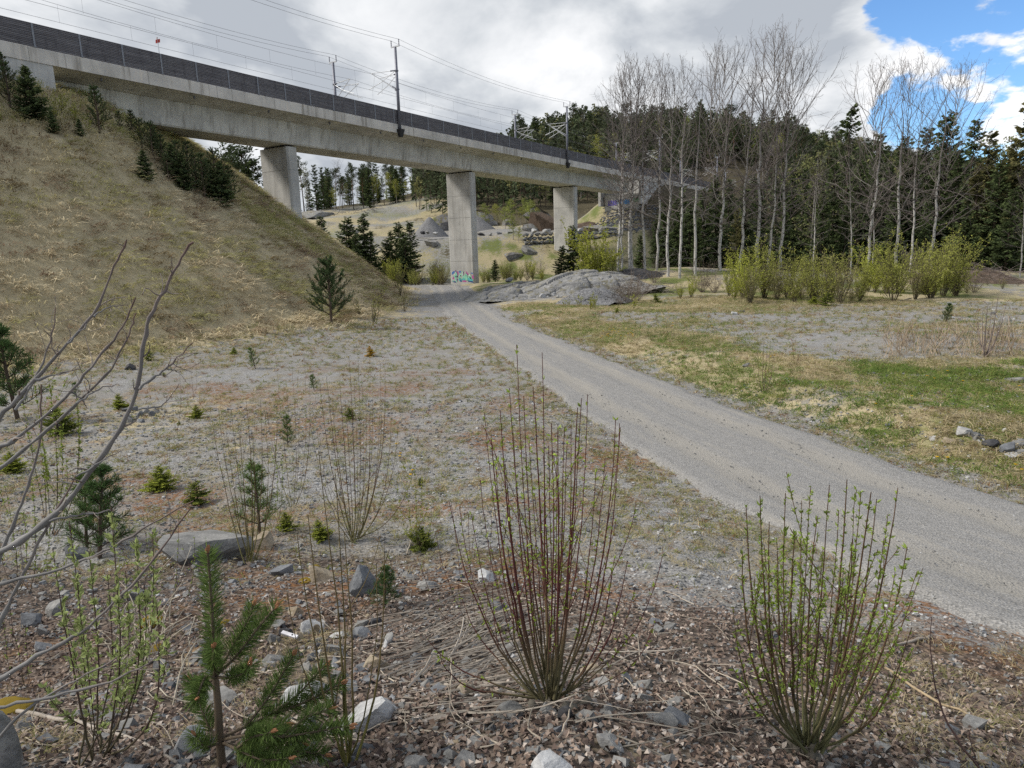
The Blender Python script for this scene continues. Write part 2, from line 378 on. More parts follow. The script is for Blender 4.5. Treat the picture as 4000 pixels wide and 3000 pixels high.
M_mast = plain("mast_steel", (0.16, 0.165, 0.20), 0.5, 0.4, 0.3, 0.15)
M_wire = plain("wire_metal", (0.10, 0.10, 0.11), 0.5, 0.4, 0.3)
M_alu = plain("aluminium_tube", (0.50, 0.51, 0.53), 0.4, 0.5, 0.4)
M_dark = plain("dark_bearing", (0.03, 0.03, 0.032), 0.8)

def rockmat(name, a, b, lich=(0.34, 0.34, 0.32), moss=0.0, sc=1.0):
    N = NT(name); p = N.pos()
    n1 = N.noise(1.1 * sc, 8, 0.65, p, 0.6); n2 = N.noise(9 * sc, 6, 0.65, p); n3 = N.noise(60, 3, 0.6, p)
    band = N.noise(1.0, 6, 0.6, N.mapv(p, (1.5 * sc, 2.0 * sc, 7 * sc), (0.5, 0.3, 0.2)))
    c = N.mix(N.mr(n1, 0.33, 0.66), a, b)
    c = N.mix(N.mr(band, 0.45, 0.68, 0, 0.55), c, tuple(np.array(a) * 0.62))
    c = N.mix(N.mr(n2, 0.55, 0.72, 0, 0.6), c, lich)
    c = N.mix(0.5, c, N.mix(1.0, c, N.ramp(n3, [(0.3, 0.6), (0.7, 1.4)]), "MULTIPLY"))
    if moss > 0:
        nm = N.noise(2.2 * sc, 5, 0.6, p); sx = N.n("ShaderNodeSeparateXYZ"); N.l(N.geo.outputs["Normal"], sx.inputs[0])
        f = N.math("MULTIPLY", N.mr(nm, 0.52, 0.60), N.mr(sx.outputs[2], 0.2, 0.7, 0, moss)); c = N.mix(f, c, (0.13, 0.11, 0.03))
    h = N.math("ADD", N.math("MULTIPLY", n2, 0.6), N.math("MULTIPLY", n3, 0.25)); h = N.math("ADD", h, band)
    N.pbr(c, 0.92, N.bump(h, 0.6, 0.04 / sc)); return N.m
M_rock = rockmat("gneiss_grey", (0.17, 0.17, 0.17), (0.30, 0.295, 0.285), moss=0.5)
M_stone = rockmat("stone_grey", (0.14, 0.14, 0.138), (0.26, 0.255, 0.245), sc=3.0)
M_stoneb = rockmat("stone_blue_grey", (0.085, 0.09, 0.10), (0.18, 0.188, 0.20), (0.26, 0.26, 0.26), sc=3.0)
M_stonet = rockmat("stone_tan", (0.22, 0.175, 0.12), (0.33, 0.28, 0.21), sc=3.0)
M_stoned = rockmat("stone_dark", (0.028, 0.028, 0.032), (0.07, 0.07, 0.075), (0.11, 0.11, 0.11), sc=3.0)
M_stonep = rockmat("stone_pale", (0.30, 0.30, 0.30), (0.46, 0.46, 0.46), (0.55, 0.55, 0.55), sc=3.0)
M_rockb = rockmat("rock_brown", (0.10, 0.07, 0.05), (0.17, 0.125, 0.095), (0.25, 0.22, 0.19))
M_cliff = rockmat("cliff_rock", (0.10, 0.095, 0.095), (0.24, 0.235, 0.235), (0.36, 0.35, 0.36), moss=0.8, sc=0.7)
N = NT("crushed_gravel"); v1 = N.vor(14, out="Color"); s3 = sepc(N, v1); n1 = N.noise(0.6, 4)
c = N.mix(N.mr(s3[0], 0.1, 0.9), (0.10, 0.10, 0.107), (0.24, 0.24, 0.245)); c = N.mix(N.mr(n1, 0.35, 0.65, 0, 0.5), c, (0.19, 0.187, 0.183))
N.pbr(c, 0.95, N.bump(N.vor(14), 0.8, 0.05)); M_gravel = N.m

# the ground: masks per vertex say what grows where, noise breaks the borders up
N = NT("ground_cover"); p = N.pos()
m1 = sepc(N, N.attr("m1")); m2 = sepc(N, N.attr("m2"))
nb = N.noise(0.45, 6, 0.6); nm = N.noise(2.3, 6, 0.65); nf = N.noise(11, 5, 0.65); nx = N.noise(45, 3, 0.6)
vA = sepc(N, N.vor(30, out="Color")); vB = sepc(N, N.vor(75, out="Color")); dA = N.vor(30); 
gr = N.mix(N.mr(vA[0], 0.05, 0.95), (0.14, 0.137, 0.134), (0.325, 0.322, 0.318))
gr = N.mix(0.45, gr, N.mix(N.mr(vB[0], 0.05, 0.95), (0.11, 0.108, 0.106), (0.37, 0.366, 0.36)))
br = N.noise(1.3, 6, 0.7); gr = N.mix(N.mr(br, 0.50, 0.66, 0, 0.65), gr, N.mix(N.mr(nf, 0.4, 0.6), (0.13, 0.112, 0.075), (0.24, 0.21, 0.145)))
gr = N.mix(N.mr(nb, 0.42, 0.66, 0, 0.45), gr, (0.20, 0.178, 0.145))                         # dust and humus in the gravel
def pick(mask, nz, lo=0.15, w=0.18):
    s_ = N.math("ADD", mask, N.math("MULTIPLY", N.math("SUBTRACT", nz, 0.5), 0.9)); return N.mr(s_, 0.5 - w / 2, 0.5 + w / 2)
dry = N.mix(N.mr(nm, 0.3, 0.7), (0.30, 0.25, 0.155), (0.42, 0.36, 0.235)); dry = N.mix(N.mr(nf, 0.5, 0.7, 0, 0.5), dry, (0.14, 0.12, 0.055))
grn = N.mix(N.mr(nm, 0.35, 0.65), (0.085, 0.115, 0.03), (0.15, 0.165, 0.055))
mos = N.mix(N.mr(nx, 0.35, 0.65), (0.11, 0.052, 0.028), (0.24, 0.125, 0.055))
lit = N.mix(N.mr(vA[1], 0.1, 0.9), (0.045, 0.036, 0.030), (0.17, 0.135, 0.11))
soil = N.mix(N.mr(nm, 0.3, 0.7), (0.035, 0.03, 0.02), (0.10, 0.085, 0.05))
c = gr
c = N.mix(pick(m2[1], nf), c, lit)
c = N.mix(pick(m1[0], nm), c, dry)
c = N.mix(pick(m1[1], nm, w=0.3), c, grn)
c = N.mix(N.math("MULTIPLY", pick(m2[0], nm, w=0.5), N.mr(nf, 0.42, 0.56, 0.1, 0.9)), c, mos)
c = N.mix(pick(m2[2], nm), c, soil)
c = N.mix(0.4, c, N.mix(1.0, c, N.ramp(nx, [(0.3, 0.65), (0.7, 1.35)]), "MULTIPLY"))
hgt_n = N.math("ADD", N.math("MULTIPLY", dA, 0.6), N.math("MULTIPLY", nf, 0.7))
N.pbr(c, 0.96, N.bump(hgt_n, 0.7, 0.035), 0.15); M_ground = N.m
N = NT("road_gravel"); at_ = sepc(N, N.attr("col"))       # red = across the road 0..1, green = along it
cv = N.n("ShaderNodeCombineXYZ"); N.l(N.math("MULTIPLY", at_[0], 16.0), cv.inputs[0]); N.l(N.math("MULTIPLY", at_[1], 55.0), cv.inputs[1]); strk = N.noise(1.0, 5, 0.65, cv.outputs[0])
nb = N.noise(0.8, 5, 0.6); vA = sepc(N, N.vor(40, out="Color")); vB = sepc(N, N.vor(95, out="Color")); nx = N.noise(5, 5, 0.7)
gr = N.mix(N.mr(vA[0], 0.05, 0.95), (0.165, 0.16, 0.152), (0.325, 0.315, 0.30)); gr = N.mix(0.5, gr, N.mix(N.mr(vB[0], 0.05, 0.95), (0.13, 0.128, 0.126), (0.37, 0.365, 0.36)))
track = N.math("ABSOLUTE", N.math("SUBTRACT", N.math("ABSOLUTE", N.math("SUBTRACT", at_[0], 0.5)), 0.23))
tr = N.math("ADD", track, N.math("MULTIPLY", N.math("SUBTRACT", nb, 0.5), 0.16))
c = N.mix(N.mr(tr, 0.03, 0.11, 0.6, 0), gr, (0.31, 0.29, 0.255)); c = N.mix(N.mr(strk, 0.50, 0.70, 0, 0.6), c, (0.325, 0.305, 0.27)); c = N.mix(N.mr(strk, 0.30, 0.45, 0.45, 0), c, (0.17, 0.165, 0.158)); c = N.mix(N.mr(nx, 0.55, 0.75, 0, 0.3), c, (0.17, 0.166, 0.16))
N.pbr(c, 0.95, N.bump(N.math("ADD", N.vor(40), N.math("MULTIPLY", nb, 0.4)), 0.6, 0.03), 0.15); M_road = N.m

# ------------------------------------------------------------------ ground
th = np.concatenate([np.linspace(-180, -52, 26)[:-1], np.linspace(-52, 52, 560), np.linspace(52, 180, 26)[1:-1]]) * math.pi / 180
rr = np.concatenate([[0.15], np.geomspace(0.7, 1500, 420)])
TH, RR = np.meshgrid(th, rr); X = RR * np.sin(TH); Y = RR * np.cos(TH); Z = hgt(X, Y)
def masks(x, y):
    s = np.where(x > 0, y + 0.45 * x, y - 0.04 * x); ro = x - roadx(y); rw = roadw(y)
    de = poly_in(x, y, TOE)
    n1 = fbm(x, y, 4, 4, 91); n2 = fbm(x, y, 9, 3, 92); n3 = fbm(x, y, 1.4, 3, 93)
    emb = sst(de, -3.2, 0.8); toe = sst(de, -9, -0.5)
    right = sst(ro, rw + 0.2, rw + 1.2) * sst(y, 8.5, 11)
    terrace = sst(ro, rw + 4.2, rw + 6.0) * sst(y, 20, 23.5) * (1 - sst(y, 38, 46)) * (1 - 0.35 * sst(n1, 0.45, 0.62)) * (1 - sst(x, 33, 40))
    far = sst(y, 86, 100)
    dry = np.maximum(np.maximum(emb * 0.80, toe * (0.42 + 0.7 * (fbm(x, y, 2.0, 4, 121) - 0.5))), right * (0.62 + 0.35 * (n1 - 0.5) * 2) - terrace * 0.62)
    lft = (ro < 0)
    dry = np.maximum(dry, np.where(lft, 0.30 + 0.5 * (n2 - 0.5) , 0))
    verge = np.where(ro > 0, 1.0, 0.25) * (1 - sst(np.abs(np.abs(ro) - rw - 0.5), 0.2, 0.9)) * sst(y, 14, 30) * 0.3
    dry = np.maximum(dry, verge)
    grn = right * (0.34 + 1.1 * (fbm(x, y, 2.5, 4, 95) - 0.42)) - terrace * 0.35 + emb * 0.55 * (fbm(x, y, 3.2, 4, 97) - 0.35)
    grn = np.maximum(grn, sst(y, 40, 60) * 0.22 + far * 0.24 * (n2 + 0.3))
    dry = np.maximum(dry, far * (0.52 + 1.0 * (fbm(x, y, 9, 5, 99, 0.6) - 0.5)))
    moss = np.where(lft, 0.24 + 1.9 * (fbm(x, y, 1.7, 4, 101) - 0.50) * sst(y, 2.0, 5) * (1 - sst(y, 22, 30)), -0.3)
    moss = moss + 0.22 * np.exp(-((x - 0.2) / 2.0) ** 2 - ((y - 10) / 3.2) ** 2) + 0.30 * np.exp(-((x - 2.6) / 0.7) ** 2 - ((y - 4.4) / 1.2) ** 2)
    moss = moss + (0.35 * right * np.exp(-((ro - rw - 1.6) / 1.5) ** 2) * sst(y, 24, 32) * (1 - sst(y, 44, 54)))
    moss = moss * (1 - emb)
    lit = (1 - sst(s - np.where(x < 0.6, 1.6, 0.0), 4.0, 6.6)) * 0.95 + (n3 - 0.5) * 0.5
    forest = np.maximum(sst(x, 20, 27) * sst(y, 60, 72), sst(y, 205, 225)) * 0.9
    hill = sst(np.exp(-((x - 60) / 88) ** 2 - ((y - 278) / 74) ** 2), 0.10, 0.25); forest = np.maximum(forest, hill * 0.85); forest = np.maximum(forest, far * (0.30 + 0.9 * (fbm(x, y, 6, 5, 127, 0.65) - 0.5)))
    rocky = sst(y, 138, 146) * sst(x / np.maximum(y, 1), -0.075, -0.045) * (1 - sst(x, 40, 60)); forest = np.maximum(forest, rocky * 0.62)
    gterr = np.exp(-((y - 131) / 9) ** 2) * sst(x / np.maximum(y, 1), -0.16, -0.12) * (1 - sst(x / np.maximum(y, 1), 0.05, 0.08)); dry = dry - 0.6 * gterr; grn = grn - 0.4 * gterr
    one = np.ones_like(x)
    return np.stack([np.clip(dry, 0, 1), np.clip(grn, 0, 1), np.clip(emb, 0, 1), one], -1), np.stack([np.clip(moss, 0, 1), np.clip(lit, 0, 1), np.clip(forest, 0, 1), one], -1)
A1, A2 = masks(X, Y)
nr, nth = X.shape
Vg = np.stack([X, Y, Z], -1).reshape(-1, 3); A1 = A1.reshape(-1, 4); A2 = A2.reshape(-1, 4)
ii, jj = np.meshgrid(np.arange(nr - 1), np.arange(nth), indexing="ij"); j2 = (jj + 1) % nth
Fg = np.stack([ii * nth + jj, ii * nth + j2, (ii + 1) * nth + j2, (ii + 1) * nth + jj], -1).reshape(-1, 4)[:, ::-1]
fc = Vg[Fg].mean(1); rid = np.zeros(len(fc), int); rid[poly_in(fc[:, 0], fc[:, 1], TOE) > 0] = 1; rid[(rid == 0) & (fc[:, 1] > 98)] = 2
for k, nm in enumerate(("ground", "grass_embankment", "hillside")):
    F = Fg[rid == k]; us, inv = np.unique(F, return_inverse=True)
    me = mk(nm, Vg[us], [], [inv.reshape(-1, 4)], M_ground, None, True)
    for an, A in (("m1", A1), ("m2", A2)):
        ca = me.color_attributes.new(an, "FLOAT_COLOR", "POINT"); ca.data.foreach_set("color", A[us].astype(np.float32).ravel())
    tag(obj(nm, me), kind="structure")
# the road, a strip of packed gravel a little proud of the ground
ys = np.concatenate([np.arange(-25, 30, 0.25), np.arange(30, 88, 0.6)]); nc = 25; V = []; C = []
for y in ys:
    w_ = float(roadw(y)) + 0.0; cx = float(roadx(y)) ; d = 0.3; tx = (float(roadx(y + d)) - float(roadx(y - d))) / (2 * d)
    q = np.array([1, -tx]) / math.hypot(1, tx); f = np.linspace(-1, 1, nc)
    jl = 0.5 * (fbm(np.array([y]), np.array([3.3]), 2.2, 5, 7, 0.7)[0] - 0.5) * 2; jr = 0.5 * (fbm(np.array([y]), np.array([9.3]), 2.2, 5, 8, 0.7)[0] - 0.5) * 2
    a = np.where(f < 0, f * (w_ + jl), f * (w_ + jr)); xs = cx + a * q[0]; yy = y + a * q[1]
    rut = -0.035 * np.exp(-((np.abs(f) - 0.46) / 0.13) ** 2)
    z = hgt(xs, yy) + 0.03 + rut + 0.035; z = np.where(np.abs(f) > 0.99, z - 0.14, z)
    V.append(np.stack([xs, yy, z], -1)); C.append(np.stack([(f + 1) / 2, 0 * f + (y + 30) / 150, 0 * f], -1))
V = np.array(V); n0 = len(ys); i, j = np.meshgrid(np.arange(n0 - 1), np.arange(nc - 1), indexing="ij")
F = np.stack([i * nc + j, i * nc + j + 1, (i + 1) * nc + j + 1, (i + 1) * nc + j], -1).reshape(-1, 4)
tag(obj("gravel_road", mk("gravel_road", V.reshape(-1, 3), [], [F], M_road, np.array(C).reshape(-1, 3), True)), kind="structure")

# ------------------------------------------------------------------ viaduct
def sweep(mb, prof, t0, t1, step=2.0, caps=True):
    """closed profile of (offset, z) swept along the line of the bridge"""
    ts = np.linspace(t0, t1, max(2, int(abs(t1 - t0) / step) + 1)); n = len(prof)
    V = np.array([[bp(t, o, z) for o, z in prof] for t in ts]).reshape(-1, 3)
    i = np.arange(len(ts) - 1)[:, None] * n; j = np.arange(n)[None]; j2 = (j + 1) % n
    F = np.stack([i + j, i + n + j, i + n + j2, i + j2], -1).reshape(-1, 4); mb.add(V, None, F)
    if caps:
        for k, rev in ((0, 0), ((len(ts) - 1) * n, 1)):
            c = V[k:k + n].mean(0); q = [(n, a, (a + 1) % n) for a in range(n)]
            if rev: q = [(a, c_, b) for a, b, c_ in q]
            mb.add(np.concatenate([V[k:k + n], [c]]), q)
base = bp(17.45, -WID / 2, 0); base[2] = 0
viaduct = thing("viaduct", "long concrete railway viaduct on three tall piers crossing above the gravel track", "bridge", base)
TA, TB = -31.2, 66.7
mb = MB(); zs = ZFB + 0.10
sweep(mb, [(-0.28, zs + 0.45), (-0.28, zs), (-WIN + 0.35, zs - 0.42), (-WID + WIN - 0.35, zs - 0.42), (-WID + 0.28, zs), (-WID + 0.28, zs + 0.45)], TA + 0.05, TB - 0.05)
obj("deck_slab", mb.mesh("deck_slab", M_conc, base), viaduct, )
mb = MB(); sweep(mb, [(-WIN + 0.30, zs - 0.415), (-WIN, ZWB + 0.12), (-WIN - 0.10, ZWB), (-WID + WIN + 0.10, ZWB), (-WID + WIN, ZWB + 0.12), (-WID + WIN - 0.30, zs - 0.415)], TA + 0.1, TB - 0.1)
obj("box_girder", mb.mesh("box_girder", M_conc, base), viaduct)
SEG = [-58, -32.6, -18.4, -2.9, 9.6, 24.0, 38.4, 53.0, TB + 1.2, TB + 40]
for side, (a, b) in (("near", (0.0, -0.30)), ("far", (-WID, -WID + 0.30))):
    for t0, t1 in zip(SEG[:-1], SEG[1:]):
        mb = MB(); e = 0.012
        sweep(mb, [(a, ZFB), (a, ZFT - 0.05), (a + (b - a) * 0.2, ZFT), (b, ZFT), (b, ZFB + 0.06)], t0 + e, t1 - e)
        obj("edge_beam", mb.mesh("edge_beam", M_fascia, base), viaduct)
# drip pipes under the slab edge
for t in np.arange(-28, 64, 6.8):
    mb = MB(); mb.tube([bp(t, -0.75, ZFB - 0.20), bp(t, -0.75, ZFB + 0.12)], 0.07, 8)
    obj("drain_pipe", mb.mesh("drain_pipe", M_mast, base), viaduct)
def prism(mb, loop, z0, z1):
    n = len(loop); V = [np.array([*q[:2], z0]) for q in loop] + [np.array([*q[:2], z1]) for q in loop]
    mb.add(V, [(0, k + 1, k) for k in range(1, n - 1)] + [(n, n + k, n + k + 1) for k in range(1, n - 1)], [(k, (k + 1) % n, n + (k + 1) % n, n + k) for k in range(n)])
def pier(t, zj):
    th_, w_ = 1.2, 3.86; o0 = -WIN - 0.28
    def loop(sh):
        c = 0.16
        pts = [(sh, o0 - c), (sh + 0, o0 - w_ + c), (sh + c, o0 - w_ + sh), (th_ - c, o0 - w_ + sh), (th_ - sh, o0 - w_ + c), (th_ - sh, o0 - c), (th_ - c, o0 - sh), (c, o0 - sh)]
        return [bp(t + a, b, 0) for a, b in pts][::-1]
    ctr = bp(t + 0.6, o0 - 1.93, 0); zb = min(hg(*bp(t, o0, 0)[:2]), hg(*bp(t + 1.2, o0 - w_, 0)[:2]), hg(*ctr[:2])) - 1.0
    mb = MB(); zt_ = ZWB - 0.16 + BG * t; cur = zb; jz = sorted([z for z in zj if z > zb]) + [zt_]
    for z in jz:
        prism(mb, loop(0.0), cur, z - (0.03 if z != zt_ else 0))
        if z != zt_: prism(mb, loop(0.03), z - 0.03, z)
        cur = z
    p_ = obj("pier", mb.mesh("pier", M_pier, base), viaduct)
    for o in (o0 - 0.75, o0 - 3.1):
        b_ = MB(); b_.box(bp(t + 0.25, o - 0.35, ZWB - 0.16), BU * 0.7, BN * 0.7, (0, 0, 0.17))
        obj("bearing", b_.mesh("bearing", M_dark, base), p_)
    return p_
PT = [-11.0, 17.45, 45.8]
piers = [pier(PT[0], [8.7, 11.9]), pier(PT[1], [2.9, 5.6, 8.35, 11.05]), pier(PT[2], [4.4, 7.4, 10.6])]
def abut(t, sgn, zb, glabel=None):
    mb = MB(); D = 3.0 * sgn
    a = bp(t, -0.05, 0); 
    def bx(t0, t1, o0, o1, z0, z1): mb.box(bp(t0, o0, z0), bp(t1, o0, z0) - bp(t0, o0, z0), bp(t0, o1, z0) - bp(t0, o0, z0), (0, 0, z1 - z0))
    bx(t + 1.2 * sgn, t + 4.0 * sgn, -0.9, -WID + 0.9, zb, ZWB - 0.12)                 # seat wall under the girder
    bx(t + 2.2 * sgn, t + 4.0 * sgn, -0.32, -WID + 0.32, ZWB - 0.12, ZFB + 0.3)       # back wall
    bx(t + 0.1 * sgn, t + 12 * sgn, -0.06, -0.55, zb + 1.0, ZFB)                      # wing wall near
    bx(t + 0.1 * sgn, t + 12 * sgn, -WID + 0.06, -WID + 0.55, zb + 1.0, ZFB)
    return obj("abutment", mb.mesh("abutment", M_pier, base), viaduct)
abA = abut(TA, -1, 11.0); abB = abut(TB, 1, 10.9)
# graffiti: flat sprayed shapes a few millimetres proud of the concrete
def sprayed(parent, polys, place, name="graffiti"):
    for li, (colname, pts) in enumerate(polys):
        mb = MB(); P = np.array([place(x, y, 0.004 + 0.0008 * li) for x, y in pts]); n = len(P)
        from mathutils.geometry import tessellate_polygon
        tri = tessellate_polygon([[Vector((x, y, 0)) for x, y in pts]]); mb.add(P, tri)
        obj(name, mb.mesh(name, GM[colname], base), parent)
GM = {k: plain("spray_" + k, v, 0.6, 0.3, 0, 0.12, 20) for k, v in dict(blue=(0.07, 0.17, 0.42), pink=(0.42, 0.10, 0.30), plum=(0.11, 0.05, 0.17), mint=(0.25, 0.58, 0.42), aqua=(0.10, 0.42, 0.45), black=(0.015, 0.015, 0.02), white=(0.62, 0.72, 0.66), navy=(0.03, 0.07, 0.22), violet=(0.16, 0.13, 0.50), sky=(0.09, 0.30, 0.62), green=(0.10, 0.27, 0.10)).items()}
pz = hg(*bp(PT[1], -WIN - 2, 0)[:2])
def pl2(x, y, e): # coordinates of a close view of the pier foot, 4.8 mm a unit
    return bp(PT[1] - e, -WIN - 0.28 - 3.86 + 0.12 + (x - 545) * 0.00455, 0) * np.array([1, 1, 0]) + np.array([0, 0, pz + 0.12 + (905 - y) * 0.0048])
sprayed(piers[1], [
 ("blue", [(590, 600), (640, 570), (690, 565), (702, 600), (640, 650), (585, 668)]), ("blue", [(838, 590), (870, 560), (915, 575), (915, 612), (850, 610)]), ("blue", [(1250, 610), (1340, 620), (1342, 645), (1262, 640)]),
 ("pink", [(598, 775), (632, 705), (668, 740), (650, 797)]), ("pink", [(780, 600), (800, 560), (832, 612), (820, 692), (795, 682)]), ("pink", [(1078, 585), (1100, 575), (1182, 650), (1140, 700)]), ("pink", [(1300, 695), (1350, 680), (1352, 782), (1288, 762)]), ("pink", [(935, 835), (1010, 818), (1105, 830), (1080, 862), (985, 864)]),
 ("plum", [(712, 548), (742, 538), (792, 642), (808, 742), (742, 705)]), ("plum", [(984, 578), (1010, 590), (992, 684), (968, 692)]), ("plum", [(1102, 608), (1152, 690), (1154, 724), (1118, 712)]), ("plum", [(760, 780), (800, 770), (770, 850), (752, 850)]),
 ("navy", [(574, 832), (720, 848), (724, 880), (622, 866)]), ("navy", [(868, 842), (942, 816), (934, 856), (890, 864)]), ("navy", [(1138, 828), (1240, 815), (1338, 860), (1338, 888), (1230, 862), (1150, 850)]),
 ("mint", [(636, 706), (700, 640), (742, 578), (792, 692), (706, 690), (792, 720), (782, 748), (732, 746), (762, 862), (730, 872), (698, 764), (650, 722)]), ("mint", [(600, 830), (660, 815), (640, 852), (600, 845)]),
 ("mint", [(828, 722), (870, 636), (942, 640), (962, 702), (892, 680), (872, 722), (934, 762), (932, 800), (820, 770)]), ("aqua", [(820, 770), (932, 785), (932, 832), (882, 852), (826, 820)]),
 ("mint", [(938, 578), (988, 578), (976, 700), (1010, 700), (1040, 656), (1062, 700), (1050, 800), (1020, 802), (1005, 742), (980, 802), (950, 810), (962, 700)]), ("aqua", [(946, 770), (1052, 770), (1056, 812), (950, 818)]),
 ("mint", [(1050, 702), (1090, 638), (1142, 690), (1132, 826), (1060, 816)]), ("mint", [(1150, 760), (1170, 700), (1200, 650), (1250, 690), (1300, 790), (1160, 800)]), ("aqua", [(1140, 745), (1292, 780), (1335, 832), (1242, 838), (1150, 815)]),
 ("white", [(850, 690), (880, 645), (950, 690), (900, 668)]), ("white", [(945, 640), (975, 582), (978, 690), (962, 700)]), ("white", [(1180, 690), (1210, 650), (1245, 690), (1195, 700)]), ("white", [(650, 690), (742, 585), (748, 600), (672, 696)]),
 ("black", [(866, 650), (925, 702), (880, 692)]), ("black", [(846, 742), (892, 758), (884, 790), (862, 772)]), ("black", [(1198, 716), (1250, 735), (1284, 796), (1218, 764)]), ("black", [(1076, 682), (1102, 686), (1088, 714)]), ("black", [(690, 715), (790, 712), (785, 735), (700, 728)]), ("navy", [(870, 800), (915, 800), (900, 845), (880, 845)])], pl2)
zf = ZWB - 0.12
def plB(x, y, e): # coordinates of a close view of the far abutment
    return bp(TB + 1.2 - e, -0.9 - (920 - x) / 660 * (WID - 1.8), 0) * np.array([1, 1, 0]) + np.array([0, 0, zf + (540 - y) * 0.0108])
def letters(x0, x1, y0, y1, n, colr, hi):
    out = []; wd = (x1 - x0) / n
    for k in range(n):
        a = x0 + k * wd; b = a + wd * 0.92; m_ = (a + b) / 2; q = (k * 37 % 11) / 11
        out.append((colr, [(a, y1 - 6 * q), (a + wd * 0.1, y0 + 14 * q), (m_, y0), (b, y0 + 10 * (1 - q)), (b + wd * 0.05, y1 - 20 * q), (m_ + wd * 0.1, y1)]))
        out.append((hi, [(a + wd * 0.3, y1 - 24), (a + wd * 0.34, y0 + 28), (a + wd * 0.5, y0 + 22), (a + wd * 0.46, y1 - 30)]))
        out.append((hi, [(a + wd * 0.6, y0 + 50), (b - wd * 0.12, y0 + 34), (b - wd * 0.1, y0 + 48), (a + wd * 0.62, y0 + 62)]))
    return out
sprayed(abB, letters(320, 500, 645, 738, 4, "violet", "navy") + letters(505, 745, 642, 722, 5, "sky", "blue") + letters(772, 915, 620, 700, 4, "green", "mint"), plB)

# noise barrier on the edge beams: one mesh per panel width, posts between
PS = 2.725
pan = MB()
pan.box((0.05, -0.05, 0.02), (PS - 0.10, 0, 0), (0, 0.06, 0), (0, 0, 1.30))
for k in range(13): pan.box((0.05, -0.085, 0.03 + k * 0.1), (PS - 0.10, 0, 0), (0, 0.035, 0), (0, 0, 0.072))
pan_me = pan.mesh("barrier_panel", M_slat)
pst = MB(); pst.box((-0.05, -0.12, 0), (0.10, 0, 0), (0, 0.2, 0), (0, 0, 1.36)); pst.box((-0.10, -0.14, 0), (0.2, 0, 0), (0, 0.24, 0), (0, 0, 0.03)); pst_me = pst.mesh("post", M_post)
cap = MB(); cap.box((0.0, -0.10, 1.325), (PS, 0, 0), (0, 0.16, 0), (0, 0, 0.05)); cap_me = cap.mesh("cap_rail", M_slat)
for off, side, lab in ((-0.13, 1, "dark slatted noise barrier along the near edge of the viaduct deck"), (-WID + 0.13, -1, "dark slatted noise barrier along the far edge of the viaduct deck")):
    bb = thing("noise_barrier", lab, "fence", bp(17.0, off, ZFT), "noise barriers on the viaduct")
    k0, k1 = (-9, 52) if side > 0 else (-4, 40)
    for k in range(k0, k1):
        t = -32.18 + k * PS; A = bp(t, off, ZFT); B = bp(t + PS, off, ZFT); d = B - A
        rz = math.atan2(d[1], d[0]); pit = math.atan2(d[2], math.hypot(d[0], d[1])); lo = A - bp(17.0, off, ZFT)
        rot = (0, -pit, rz)
        obj("barrier_panel", pan_me, bb, lo, rot); obj("cap_rail", cap_me, bb, lo, rot); obj("post", pst_me, bb, lo, (0, 0, rz))

